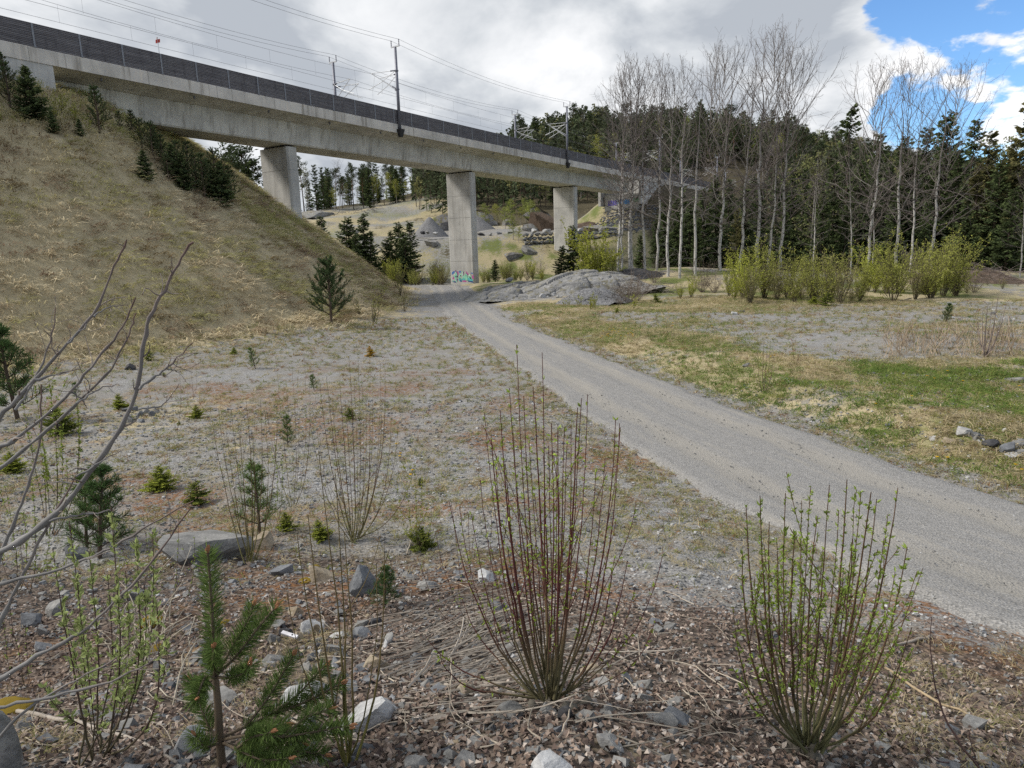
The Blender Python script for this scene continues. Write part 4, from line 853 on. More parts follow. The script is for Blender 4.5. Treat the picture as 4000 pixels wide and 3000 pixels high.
FS = [(3286, 411, 80, 3), (3392, 523, 78, 1), (3491, 535, 84, 1), (3579, 499, 82, 1), (3657, 440, 78, 0), (3747, 469, 84, 1), (3808, 523, 80, 4), (3952, 415, 72, 4), (3900, 560, 78, 4), (3240, 640, 78, 0), (3335, 640, 76, 2), (3440, 640, 80, 0), (3530, 600, 78, 2), (3620, 600, 88, 0), (3700, 590, 76, 2), (3780, 640, 74, 4), (3860, 640, 72, 2), (4010, 560, 70, 0), (4080, 480, 72, 0), (3150, 720, 82, 0), (3080, 745, 84, 2), (3020, 700, 88, 1), (2960, 730, 84, 0), (2900, 740, 80, 2), (2840, 700, 84, 1), (2790, 690, 82, 0), (2740, 740, 80, 2), (2690, 780, 78, 2), (2640, 770, 82, 0), (2590, 800, 78, 2), (2560, 860, 76, 0), (3120, 660, 92, 1), (2930, 680, 94, 1), (2660, 730, 92, 1), (2870, 820, 74, 4), (3200, 760, 72, 2), (3290, 800, 72, 0), (3470, 790, 72, 2), (3600, 780, 72, 0), (3750, 770, 70, 2), (3060, 830, 74, 0), (3920, 740, 66, 2), (2720, 860, 74, 0), (2500, 920, 78, 2), (4060, 650, 66, 2)]
for k, (px, py, dp, v) in enumerate(sorted(FS)):
    g_ = hor(px, dp); H = at(px, py, dp)[2] - g_[2]; ds = {3: "sparse", 4: "olive green", 0: "dense dark", 1: "slender dark", 2: "broad dark"}[v]
    plant("spruce_tree", V_bsp[v], f"{ds} spruce behind the bare birches, {ordn(k)} from the left in the row", "tree", g_, H / 18, f"{ds} spruces behind the birches", sx=0.85 if v != 2 else 1.0)
for k, (px, py, dp) in enumerate([(3160, 590, 76), (3840, 550, 90), (3900, 530, 92), (3120, 600, 96), (3700, 620, 96), (4040, 500, 80)]):
    g_ = hor(px, dp); H = at(px, py, dp)[2] - g_[2]; plant("birch_tree", V_lef[2], "thin brownish green birch among the spruces", "tree", g_, H / 10, "thin birches among the spruces")
# spruces and the yellow-green willow by the far pier
for px, py, dp, v, lb in ((2240, 885, 78, 0, "dark spruce in front of the rightmost pier"), (2192, 960, 77, 2, "small bushy spruce left of the dark spruce before the rightmost pier"), (2280, 985, 76, 2, "small bushy spruce right of the dark spruce before the rightmost pier"), (1935, 1015, 86, 2, "young spruce just right of the graffiti pier")):
    g_ = hor(px, dp); H = at(px, py, dp)[2] - g_[2]; plant("spruce_tree", V_spr[v], lb, "tree", g_, H / 10, sx=1.3)

# ------------------------------------------------------------------ shrubs
YG = (0.34, 0.36, 0.055)
V_shr = [shrub(3, 20, 0.30, 51, (0.40, 0.43, 0.08), 0.075, 110, r0=0.012, sub=6), shrub(3, 22, 0.45, 52, (0.35, 0.365, 0.095), 0.07, 105, r0=0.012, sub=6), shrub(3, 22, 0.35, 53, (0.31, 0.285, 0.125), 0.07, 55, r0=0.012, sub=6), shrub(3, 22, 0.7, 54, (0.14, 0.115, 0.07), 0.06, 14, stem=(0.16, 0.13, 0.11), sub=8, r0=0.012), shrub(3, 24, 0.7, 55, (0.35, 0.37, 0.07), 0.10, 150, r0=0.013, sub=7)]
SH = [(2555, 1075, 62, 990, 3), (2330, 1060, 66, 925, 4), (2390, 1060, 66, 960, 1), (2745, 1110, 55, 985, 3), (2790, 1120, 54, 1010, 3), (2660, 1140, 50, 1105, 0), (2700, 1150, 50, 1110, 0), (2870, 1160, 47, 1060, 0), (2930, 1180, 45, 1015, 0), (2905, 1170, 48, 1040, 0), (2990, 1170, 48, 1025, 1), (3040, 1175, 47, 1000, 2), (3080, 1170, 49, 1020, 1), (3130, 1180, 47, 1030, 2), (3180, 1185, 46, 1000, 1), (3235, 1190, 44, 1045, 1), (3290, 1200, 43, 1010, 2), (3330, 1195, 45, 1080, 2), (3420, 1160, 50, 1020, 0), (3470, 1165, 49, 1010, 0), (3520, 1160, 51, 1060, 1), (3580, 1190, 45, 1060, 2), (3640, 1190, 45, 990, 1), (3690, 1185, 46, 985, 1), (3740, 1180, 47, 1010, 1), (3780, 1170, 48, 1070, 2), (3860, 1150, 52, 1090, 3), (3920, 1160, 50, 1120, 2), (3980, 1150, 52, 1090, 3), (2455, 1150, 48, 1090, 3), (2420, 1170, 47, 1105, 3), (2490, 1140, 50, 1100, 3), (3600, 1120, 58, 1010, 2), (3350, 1110, 58, 1040, 3), (3100, 1100, 60, 1030, 3), (2960, 1100, 60, 1020, 3), (3250, 1110, 60, 1030, 3), (3480, 1100, 60, 1030, 3), (3720, 1110, 60, 1060, 3), (3830, 1110, 60, 1060, 3)]
SH += [(2850 + k * 50 + 20 * math.sin(k * 5.1), 0, 50 + 6 * math.sin(k * 2.3), 1020 + 25 * math.sin(k * 1.7), [1, 0, 2, 1, 3][k % 5]) for k in range(20)]
for k, (px, by, dp, ty, v) in enumerate(sorted(SH)):
    g_ = hor(px, dp); H = max(0.5, at(px, ty, dp)[2] - g_[2])
    ds = ["bright yellow-green", "leafy olive-green", "sparse brownish-green", "grey leafless", "golden-green"][v]
    plant("willow_shrub", V_shr[v], f"{ds} willow shrub below the forest edge, {ordn(k)} from the left in the thicket", "shrub", g_, H / 2.0 * (0.65 + 0.75 * rng.random() ** 1.5), f"{ds} shrubs below the forest edge", parts=("stems", "leaves"))
for k, px in enumerate(sorted([1500 + 240 * q for q in rng.random(24)] + [1880 + 250 * q for q in rng.random(22)])):
    dp = 87 + 14 * rng.random(); g_ = hor(px, dp); v = [0, 1, 2, 3, 1][k % 5]
    ds = ["bright yellow-green", "leafy olive-green", "sparse brownish-green", "grey leafless"][v]; H = 1.8 + 2.4 * rng.random() if px < 1850 else 1.4 + 2.0 * rng.random()
    plant("willow_shrub", V_shr[v], f"{ds} shrub in the dip around the graffiti pier, {ordn(k)} from the left", "shrub", g_, H / 3, f"{ds} shrubs in the dip", parts=("stems", "leaves"))
for k, (px, py, dp) in enumerate([(1905, 780, 150), (1870, 790, 152), (2000, 800, 148), (2040, 820, 147), (2075, 835, 140), (1950, 790, 150), (2060, 790, 150), (2100, 810, 146), (1980, 905, 136), (1715, 840, 138), (2010, 965, 118), (2030, 985, 117)]):
    g_ = hor(px, dp); plant("birch_sapling", V_lef[k % 2], "small fresh green birch on the rock slope behind the viaduct", "tree", g_, (2.5 + 3.0 * rng.random()) / 10, "green saplings on the rock slope", sx=1.5)
for k, (px, by, dp, ty, v) in enumerate([(1450, 1250, 40.5, 1070, 2), (1395, 1240, 42, 1110, 2), (1545, 1105, 62, 1010, 0), (1560, 1150, 58, 1045, 2), (1572, 1200, 47, 1110, 2), (1500, 1090, 66, 1020, 1)]):
    g_ = hor(px, dp); H = at(px, ty, dp)[2] - g_[2]; plant("young_tree", shrub(3, 6, 0.35, 500 + k, YG, 0.05, 60, r0=0.02, sub=8), ["slim budding sapling beside the pine on the embankment", "low budding sapling above the pine on the embankment", "bright green sapling at the foot of the embankment near the pier", "thin sapling with pale leaves where the track bends", "dark-stemmed sapling left of the track crest", "leafy sapling on the far toe of the embankment"][k], "sapling", g_, H / 3, parts=("stems", "leaves"))

# embankment pines
V_yp = [young_pine(3, 61), young_pine(3, 62, Rm=0.36, rows=8), young_pine(3, 63, Rm=0.5, rows=6), spruce(3, 0.95, 64, base=0.03)]
g_ = G(1295, 1268); plant("pine_sapling", young_pine(3, 65, Rm=0.55, rows=7, nn=46, wd=0.022, ln=0.10), "lone bushy young pine at the foot of the grass embankment", "tree", g_, (at(1280, 1005, g_[1])[2] - g_[2]) / 3)
EP = [(40, 420, 230, 0), (130, 465, 255, 3), (110, 450, 300, 2), (390, 520, 325, 1), (315, 530, 465, 3), (470, 510, 430, 0), (520, 530, 425, 0), (555, 580, 460, 2), (600, 620, 470, 2), (640, 650, 520, 0), (570, 700, 585, 3), (700, 690, 545, 2), (740, 690, 545, 0), (770, 730, 600, 2), (850, 770, 575, 2), (820, 760, 620, 3), (905, 790, 640, 0), (680, 700, 560, 3), (210, 520, 430, 3), (660, 700, 600, 2), (20, 330, 200, 1), (610, 600, 500, 3), (720, 740, 600, 3), (800, 770, 590, 0), (870, 800, 630, 3)]
for k, (px, by, ty, v) in enumerate(sorted(EP)):
    g_ = G(px, by); 
    if g_[1] > 60: g_ = hor(px, 50)
    H = max(0.7, at(px, ty, g_[1])[2] - g_[2]); plant("pine_sapling" if v < 3 else "spruce_sapling", V_yp[v], ("young pine" if v < 3 else "young spruce") + f" on the upper embankment below the viaduct, {ordn(k)} conifer from the left", "tree", g_, H / 3, "young pines on the embankment" if v < 3 else "young spruces on the embankment", sx=1.15)
for k, (px, by, ty) in enumerate([(290, 480, 350), (215, 470, 340), (240, 440, 320), (400, 510, 410), (180, 400, 300), (350, 520, 440), (550, 560, 470)]):
    g_ = G(px, by); 
    if g_[1] > 60: g_ = hor(px, 46)
    H = max(0.7, at(px, ty, g_[1])[2] - g_[2]); plant("birch_sapling", shrub(3, 5, 0.3, 70 + k, YG, 0.09, 90, r0=0.02), f"yellow-green leafy sapling on the embankment below the viaduct, {ordn([3, 1, 2, 5, 0, 4, 6][k])} from the left", "sapling", g_, H / 3, "yellow-green saplings on the embankment", parts=("stems", "leaves"))

# ------------------------------------------------------------------ rocks
import bmesh
def ico(sub):
    bm = bmesh.new(); bmesh.ops.create_icosphere(bm, subdivisions=sub, radius=1.0); bm.verts.ensure_lookup_table()
    V = np.array([v.co[:] for v in bm.verts]); F = np.array([[v.index for v in f.verts] for f in bm.faces]); bm.free(); return V, F
ICO = {k: ico(k) for k in (1, 2, 3, 4, 5)}
def n3(P, sc, seed): return (fbm(P[:, 0] + P[:, 2] * 0.7, P[:, 1] - P[:, 2] * 0.6, sc, 3, seed) + fbm(P[:, 2] + 9, P[:, 0] * 0.8 + P[:, 1], sc, 3, seed + 9)) / 2 - 0.5
def rock_mesh(name, seed, mat, sub=2, cuts=9, dims=(1, 1, 1), jag=0.12, keep=0.55):
    r = np.random.default_rng(seed); V, F = ICO[sub]; V = V.copy()
    for _ in range(cuts):
        n = unit(r.normal(size=3)); d = keep + 0.30 * r.random(); k = V @ n - d; V -= np.where(k > 0, k, 0)[:, None] * n
    V = V * (1 + jag * n3(V, 0.5, seed)[:, None] + jag * 0.5 * n3(V, 0.17, seed + 3)[:, None])
    V = V / np.abs(V).max(0) * np.array(dims)
    return mk(name, V, [F], [], mat, None, False)
MS = {"g": M_stone, "b": M_stoneb, "t": M_stonet, "d": M_stoned, "p": M_stonep}
ST = {k: [rock_mesh("stone", 300 + 10 * i + j, m_, 3, 15, jag=0.10, keep=0.42) for j in range(6)] for i, (k, m_) in enumerate(MS.items())}
CN = {"g": "grey", "b": "blue-grey", "t": "tan", "d": "dark", "p": "pale"}
def stone(px0, px1, py0, py1, k, label, group=None, flat=0.75, big=False, rz=None):
    cx = (px0 + px1) / 2; g_ = G(cx, py0 * 0.15 + py1 * 0.85); sl = np.linalg.norm(g_ - EYE) / FPX * 0.93
    wd = (px1 - px0) * sl / 2; hh = (py1 - py0) * sl / 2 * 1.15
    me = rock_mesh("stone", int(px0 * 7 + py0), MS[k], 4, 16, jag=0.10, keep=0.42) if big else ST[k][int(px0) % 6]
    o = obj("stone", me, None, (g_[0], g_[1], g_[2] + hh * 0.25), (rng.normal() * 0.12, rng.normal() * 0.12, rng.random() * 0.6 - 0.3 if rz is None else rz), (wd, wd * 0.8, hh))
    return tag(o, label, "stone", group)
def z3(a, b, c, d): return (600 + a / 1.659, 600 + c / 1.659, 2000 + b / 1.659, 2000 + d / 1.659)
for (bx4, k, lb) in [
 ((625, 985, 2050, 2185), "g", "big flat grey slab of rock lying left of the willow stump"), ((960, 1085, 2078, 2150), "t", "pale flat ledge touching the right end of the big slab"),
 ((1067, 1150, 2187, 2250), "b", "flat blue-grey stone below the big slab"), ((1203, 1318, 2195, 2290), "t", "tan stone with yellow moss on top"), ((1362, 1490, 2178, 2335), "b", "upright blue-grey block leaning beside a small pine"),
 (z3(850, 580, 985, 665), "t", "tan stone at the top of the rubble heap"), (z3(955, 668, 1105, 795), "p", "large pale stone in the middle of the rubble heap"), (z3(735, 750, 845, 865), "g", "pointed grey stone left of the white metal strip"),
 (z3(805, 715, 915, 825), "d", "dark stone above the white metal strip"), (z3(860, 750, 975, 835), "t", "tan stone just above the white metal strip"), (z3(1280, 690, 1395, 765), "g", "grey stone at the right end of the rubble heap"),
 (z3(1390, 650, 1495, 745), "d", "dark stone at the foot of the upright block"), (z3(1150, 755, 1255, 825), "p", "small pale stone right of the largest rubble stone"), (z3(1270, 750, 1425, 835), "b", "dark blue stone beneath the dry stems"),
 (z3(1115, 835, 1235, 925), "g", "rounded grey stone right of the white metal strip"), (z3(1335, 915, 1525, 1035), "t", "brown stone under the dry stems"), (z3(700, 905, 885, 1015), "g", "flat grey stone below the white metal strip"),
 (z3(940, 945, 1035, 1055), "g", "narrow grey stone above the pine branch"), (z3(1030, 1065, 1205, 1155), "t", "brownish stone between the green stems"), (z3(860, 1125, 1155, 1235), "p", "broad pale stone behind the pine branches"),
 (z3(1180, 1225, 1575, 1375), "p", "broad pale boulder among the dry leaves at the bottom"), (z3(165, 1345, 345, 1575), "p", "pale angular block left of the pine stem"), (z3(235, 1125, 545, 1285), "g", "wide grey boulder behind the pine stem"),
 (z3(1600, 1585, 1785, 1690), "g", "grey stone at the bottom edge left of the stump"), (z3(1880, 1515, 1995, 1605), "g", "grey stone half buried left of the stump"),
 ((2072, 2246, 2918, 3040), "p", "pale granite stone at the bottom edge beside a dandelion leaf"), ((2526, 2660, 2756, 2845), "g", "rounded grey stone sunk in dry leaves right of the stump"), ((2590, 2650, 2836, 2880), "g", "small grey stone against the rounded one right of the stump"),
 ((2180, 2256, 2732, 2825), "d", "black stone tucked against the foot of the stump"), ((2246, 2360, 2582, 2645), "t", "flat tan stone behind the stump"), ((2415, 2472, 2622, 2675), "b", "blue-grey stone behind the stump"), ((2488, 2562, 2640, 2692), "g", "grey stone in the row behind the stump"),
 ((2300, 2385, 2640, 2688), "g", "flat grey stone right of the tan one behind the stump"), ((2330, 2392, 2768, 2812), "g", "grey stone in front of the stump among leaves"), ((2490, 2552, 2698, 2742), "g", "pale grey stone right of the row behind the stump"), ((2400, 2440, 2708, 2742), "p", "small pale stone between the grey ones right of the stump"),
 ((164, 254, 2330, 2412), "g", "rounded grey boulder at the left among bare branches"), ((84, 156, 2384, 2455), "b", "dark rounded boulder at the left under the bare branches"), ((150, 190, 2445, 2485), "g", "small grey stone below the left boulders"), ((-40, 78, 2760, 3060), "g", "mossy boulder at the bottom left corner"),
 ((65, 140, 2800, 2870), "g", "grey stone beside the mossy corner boulder"), ((130, 205, 2500, 2545), "b", "flat dark stone left of the leafy sprouts"), ((250, 345, 2120, 2185), "b", "blue-grey stone behind the leafy sprouts"), ((480, 560, 2290, 2350), "g", "grey stone behind the sprout tips"),
 ((1850, 1945, 2215, 2275), "p", "pale stone left of the stump stems"), ((1625, 1720, 2250, 2300), "g", "flat grey stone right of the upright block"), ((1900, 2000, 2330, 2400), "b", "blue-grey stone among the dry stems"), ((1780, 1860, 2645, 2720), "t", "brown stone left of the stump base"), ((1940, 2070, 2740, 2810), "g", "grey stone at the left foot of the stump"),
 ((2490, 2560, 2360, 2392), "g", "grey pebble stone on the gravel behind the stump"), ((2600, 2660, 2720, 2760), "g", "grey stone right of the row behind the stump"), ((2560, 2640, 2930, 3000), "g", "grey stone sunk in leaves at the bottom edge"), ((2570, 2700, 2770, 2830), "b", "flat lichen-covered stone between stump and right bush")]:
    stone(*bx4, k, lb, big=(bx4[1] - bx4[0]) > 100)
# rock pile at the right edge of the road, rubble by the left shrubs
for bx4, k, lb in [((3728, 3795, 1664, 1702), "p", "white-topped rock at the left end of the pile by the road"), ((3790, 3850, 1685, 1715), "b", "flat blue-grey rock in the pile by the road"), ((3842, 3912, 1712, 1748), "d", "black rock with a pale top in the pile by the road"), ((3905, 3970, 1715, 1775), "b", "pointed blue-grey rock in the pile by the road"), ((3950, 4010, 1715, 1750), "g", "round grey rock at the right edge of the picture"), ((3965, 4020, 1748, 1775), "g", "low grey rock at the right edge of the picture"), ((3665, 3745, 1705, 1730), "t", "flat tan rock left of the pile by the road"), ((3915, 3985, 1760, 1785), "p", "pale slab in front of the pile by the road"), ((3455, 3488, 1648, 1668), "b", "small blue stone on the road verge"), ((2975, 3020, 1382, 1400), "t", "flat tan stone in the green bank"), ((2895, 2930, 1415, 1435), "g", "grey stone in the green bank"), ((2855, 2880, 1212, 1232), "p", "pale stone on the gravel terrace"), ((2885, 2915, 1206, 1222), "b", "dark stone on the gravel terrace beside the pale one"), ((490, 535, 1420, 1448), "d", "dark stone at the foot of the embankment"), ((485, 540, 1580, 1610), "b", "dark stone at the edge of the left rubble patch"), ((3940, 4010, 1470, 1490), "g", "flat stone in the grass at the right edge")]:
    stone(*bx4, k, lb)
# loose rubble: small stones one by one
def small_stones(n, fn, smin, smax, kinds, label, group):
    for _ in range(n):
        px, py = fn(); g_ = G(px, py); k = kinds[rng.integers(len(kinds))]; s_ = (smin + (smax - smin) * rng.random() ** 2)
        lb = label % CN[k]; tag(obj("stone", ST[k][rng.integers(6)], None, (g_[0], g_[1], g_[2] + s_ * 0.15), tuple(rng.random(3) * 6.28), (s_, s_ * (0.6 + 0.4 * rng.random()), s_ * (0.45 + 0.3 * rng.random()))), lb, "stone", f"{CN[k]} {group}")
small_stones(66, lambda: (1230 + rng.normal() * 130, 2520 + rng.normal() * 70), 0.015, 0.055, "ggbpdt", "small %s stone in the rubble heap behind the pine", "stones in the rubble heap")
small_stones(30, lambda: (560 + rng.normal() * 60, 1620 + rng.normal() * 22), 0.05, 0.16, "ggbp", "small %s stone in the rubble patch below the embankment", "stones in the left rubble patch")
small_stones(36, lambda: (200 + rng.random() * 1900, 2150 + rng.random() * 850), 0.02, 0.06, "ggbt", "small %s stone scattered on the leafy slope", "stones on the leafy slope")
small_stones(26, lambda: (2250 + rng.random() * 420, 2590 + rng.random() * 330), 0.015, 0.05, "ggb", "small %s stone scattered right of the stump", "stones right of the stump")
small_stones(18, lambda: (3790 + rng.normal() * 110, 1740 + rng.normal() * 22), 0.04, 0.12, "ggp", "small %s stone around the rock pile by the road", "stones around the roadside pile")
small_stones(14, lambda: (3880 + rng.normal() * 70, 1255 + rng.normal() * 22), 0.08, 0.22, "gpp", "small %s stone on the gravel near the bare sapling", "stones near the bare sapling")
# yellow moss cushions
M_moss = plain("yellow_moss", (0.17, 0.12, 0.02), 0.95, 0.1, 0, 0.5, 60)
for px, py, s_, lb in ((1228, 2222, 0.055, "yellow moss cushion on the tan stone"), (1190, 2275, 0.05, "yellow moss cushion beside the tan stone"), (590, 2440, 0.07, "yellow moss cushion right of the leafy sprouts"), (30, 2800, 0.10, "brown moss cushion on the corner boulder"), (880, 2435, 0.03, "small moss cushion beside the pine leader"), (610, 2545, 0.05, "dark yellow moss patch by the dry stalks")):
    g_ = G(px, py); o = obj("moss_cushion", rock_mesh("moss_cushion", int(px), M_moss, 3, 3, jag=0.35), None, (g_[0], g_[1], g_[2] + s_ * 0.2), (0, 0, 0), (s_ * 1.2, s_, s_ * 0.55)); tag(o, lb, "moss")
# bedrock outcrop beyond the road
g0 = G(2150, 1160); OC = thing("rock_outcrop", "smooth grey bedrock outcrop at the edge of the track by the graffiti pier", "rock", g0)
def cells(x, y, sx, sy, seed):
    """jittered cells: (distance to border, random number of the cell, offset inside it)"""
    u = x / sx; v = y / sy; iu = np.floor(u).astype(int); iv = np.floor(v).astype(int); d1 = np.full(u.shape, 9.0); d2 = np.full(u.shape, 9.0); idn = np.zeros(u.shape); ou = np.zeros(u.shape)
    for a in (-1, 0, 1):
        for b in (-1, 0, 1):
            cu = iu + a + 0.15 + 0.7 * vnoise(iu + a, iv + b, seed); cv = iv + b + 0.15 + 0.7 * vnoise(iu + a, iv + b, seed + 1); d = np.hypot(u - cu, v - cv); n = d < d1
            d2 = np.where(n, d1, np.minimum(d2, d)); idn = np.where(n, vnoise(iu + a, iv + b, seed + 2), idn); ou = np.where(n, u - cu, ou); d1 = np.where(n, d, d1)
    return d2 - d1, idn, ou
gx, gy = np.meshgrid(np.linspace(-4.6, 13.0, 190), np.linspace(55.6, 69.5, 130), indexing="ij")
ax_ = np.interp(gx, [-4.4, -3.4, -1.5, 0.5, 2.5, 4, 6.5, 9, 11, 12.6], [-0.2, 0.25, 0.75, 1.0, 1.15, 1.7, 2.05, 1.8, 1.1, -0.2]); yy_ = gy - 56.6 - 0.9 * (fbm(gx, gy * 0.3, 2.5, 3, 303) - 0.5) * 2 - 0.10 * gx
pf = np.interp(yy_, [-0.6, 0.0, 0.8, 2.0, 3.6, 6.5, 10, 12], [-0.25, 0.0, 0.48, 0.80, 1.0, 0.95, 0.5, -0.3])
rx_ = gx * 0.94 + gy * 0.34; ry_ = -gx * 0.34 + gy * 0.94
b1, i1, o1 = cells(rx_, ry_, 2.6, 1.5, 311); b2, i2, o2 = cells(rx_ + 9, ry_, 0.9, 0.5, 317)
ax_ = ax_ * 0.74
oz = ax_ * pf + ((i1 - 0.5) * 0.42 + o1 * 0.30 + (i2 - 0.5) * 0.07) * sst(ax_ * pf, 0.1, 0.5) - 0.22 * (1 - sst(b1, 0.0, 0.10)) - 0.05 * (1 - sst(b2, 0.0, 0.08)) + (fbm(gx, gy, 0.8, 4, 319) - 0.5) * 0.12
ozz = np.maximum(hgt(gx, gy), hgt(gx * 0 + 4, gy * 0 + 58)) * 0 + np.interp(gx, [-5, 4, 13], [hg(-4, 60), hg(4, 58), hg(12, 62)]) + oz
Vo = np.stack([gx, gy, ozz], -1).reshape(-1, 3) - g0; n1_, n2_ = gx.shape; i, j = np.meshgrid(np.arange(n1_ - 1), np.arange(n2_ - 1), indexing="ij"); Fo = np.stack([i * n2_ + j, (i + 1) * n2_ + j, (i + 1) * n2_ + j + 1, i * n2_ + j + 1], -1).reshape(-1, 4)
keepf = (ozz.reshape(-1)[Fo] - hgt(gx, gy).reshape(-1)[Fo]).max(1) > -0.25
obj("bedrock", mk("bedrock", Vo, [], [Fo[keepf]], M_rock, None, False), OC)
small_stones(30, lambda: (1890 + rng.random() * 310, 1150 + rng.random() * 14), 0.12, 0.38, "pppg", "%s rubble stone along the foot of the bedrock outcrop", "rubble along the bedrock")
g1 = hor(1990, 63); tag(obj("stone", ST["b"][1], None, (g1[0], g1[1], hg(g1[0], g1[1]) + 1.25), (0, 0, 0.4), (0.4, 0.3, 0.25)), "dark boulder perched on the bedrock outcrop", "stone")
# gravel heaps
def heap(name, c, rx, ry, hh, seed, label, lump=0.25, mat=None, pw=1.5, lobes=()):
    n = 44; a = np.linspace(0, 2 * math.pi, n, endpoint=False); rs = np.linspace(0, 1.25, 22); V = [(0, 0, hh)]
    for r_ in rs[1:]:
        for t in a:
            x = r_ * rx * math.cos(t); y = r_ * ry * math.sin(t)
            z = hh * max(-0.3, 1 - r_ ** pw) 
            for lx, ly, lr, lh in lobes: z = max(z, lh * (1 - (((x - lx) / lr) ** 2 + ((y - ly) / (lr * 0.8)) ** 2)))
            V.append((x, y, z))
    V = np.array(V); V[:, 2] += (fbm(V[:, 0] + seed, V[:, 1], 0.9, 4, seed, 0.65) - 0.5) * lump * hh
    V[:, 2] = np.where(V[:, 2] > hh * 0.93, hh * 0.93 + (V[:, 2] - hh * 0.93) * 0.3, V[:, 2])
    f3 = [(0, 1 + k, 1 + (k + 1) % n) for k in range(n)]; f4 = [(1 + i * n + k, 1 + (i + 1) * n + k, 1 + (i + 1) * n + (k + 1) % n, 1 + i * n + (k + 1) % n) for i in range(len(rs) - 2) for k in range(n)]
    return tag(obj(name, mk(name, V, [np.array(f3)], [np.array(f4)], mat or M_gravel, None, True), None, c), label, "gravel heap")
c_ = G(2310, 1192); heap("gravel_heap", c_ + np.array([0.3, 0.8, -0.05]), 3.1, 2.1, 1.25, 5, "rounded heap of crushed stone right of the track in front of the bedrock", 0.35, lobes=((0.9, -1.6, 1.7, 0.5), (-1.2, -1.2, 1.2, 0.4)))
hp = rng.normal(size=(900, 2)) * np.array([1.5, 1.0]); hr = np.hypot(hp[:, 0] / 3.1, hp[:, 1] / 2.1); HEAP = (c_ + np.array([0.3, 0.8, -0.05]), hp[hr < 1.1], hr[hr < 1.1])
c_ = hor(1690, 137); heap("gravel_heap", c_, 4.0, 4.0, at(1688, 843, 137)[2] - c_[2], 6, "pointed grey gravel heap left of the middle pier", 0.06, pw=1.05)
c_ = hor(1868, 139); heap("gravel_heap", c_, 4.6, 4.0, at(1868, 838, 139)[2] - c_[2], 7, "pointed grey gravel heap half hidden behind the middle pier", 0.06, pw=1.05)
c_ = G(2480, 1080); heap("brush_heap", c_ + np.array([0, 1.0, 0]), 3.4, 2.4, 0.75, 8, "low dark heap of stones and cut twigs below the birches", 0.6, M_stoned)
c_ = hor(3820, 56); heap("brush_heap", c_, 3.2, 2.0, 0.9, 9, "grey heap of cut branches right of the willow thicket", 0.7, M_rockb)
def brush(name, n, cfn, Lr, r0, col, label, kind="stuff", up=0.15, cat=None):
    mb = MB()
    for _ in range(n):
        p = cfn(); a = rng.random() * 6.283; P = path(p, (math.cos(a), math.sin(a), up * rng.random()), Lr[0] + (Lr[1] - Lr[0]) * rng.random(), 5, -0.1, 0.4); mb.tube(P, np.linspace(r0, r0 * 0.4, 5), 3, np.asarray(col) * (0.6 + 0.8 * rng.random()))
    return tag(obj(name, mb.mesh(name, M_bark)), label, None, None, kind)
def around(px, dp, sx, sy, z):
    def f():
        c = hor(px, dp); x = c[0] + rng.normal() * sx; y = c[1] + rng.normal() * sy; return np.array([x, y, hg(x, y) + z * rng.random()])
    return f
brush("cut_twigs", 170, around(2490, 56, 2.2, 1.2, 0.7), (0.8, 2.2), 0.022, (0.20, 0.175, 0.155), "tangle of grey cut twigs on the heap below the birches")
brush("cut_branches", 190, around(3820, 55, 1.9, 1.1, 1.3), (0.8, 2.0), 0.022, (0.16, 0.13, 0.12), "tangle of grey cut branches right of the willow thicket")
brush("felled_wood", 60, around(1290, 190, 9, 4, 0.8), (2, 5), 0.10, (0.25, 0.23, 0.21), "felled trunks and branches on the cleared slope below the tree line")
# dry stone wall by the far pier, each stone a piece
w0, w1 = hor(2040, 116.5), hor(2420, 119); WL = thing("dry_stone_wall", "dry stone retaining wall of dark boulders behind the rightmost pier", "wall", (w0 + w1) / 2 * np.array([1, 1, 0]) + np.array([0, 0, 3.5]))
wc = np.array(WL.location); L = np.linalg.norm((w1 - w0)[:2]); e_ = (w1 - w0) * np.array([1, 1, 0]) / L
for row in range(4):
    s_ = rng.random() * 0.4
    while s_ < L:
        wd = 0.55 + 0.6 * rng.random(); zz = at(2200, 958, 117)[2] + row * 0.62; p = w0 * np.array([1, 1, 0]) + e_ * (s_ + wd / 2) + np.array([0, row * 0.18 - 0.9, zz])
        obj("stone", ST["b" if rng.random() < 0.6 else "g"][rng.integers(4)], WL, p - wc, tuple(rng.normal(size=3) * 0.2), (wd * 0.56, 0.45, 0.36)); s_ += wd
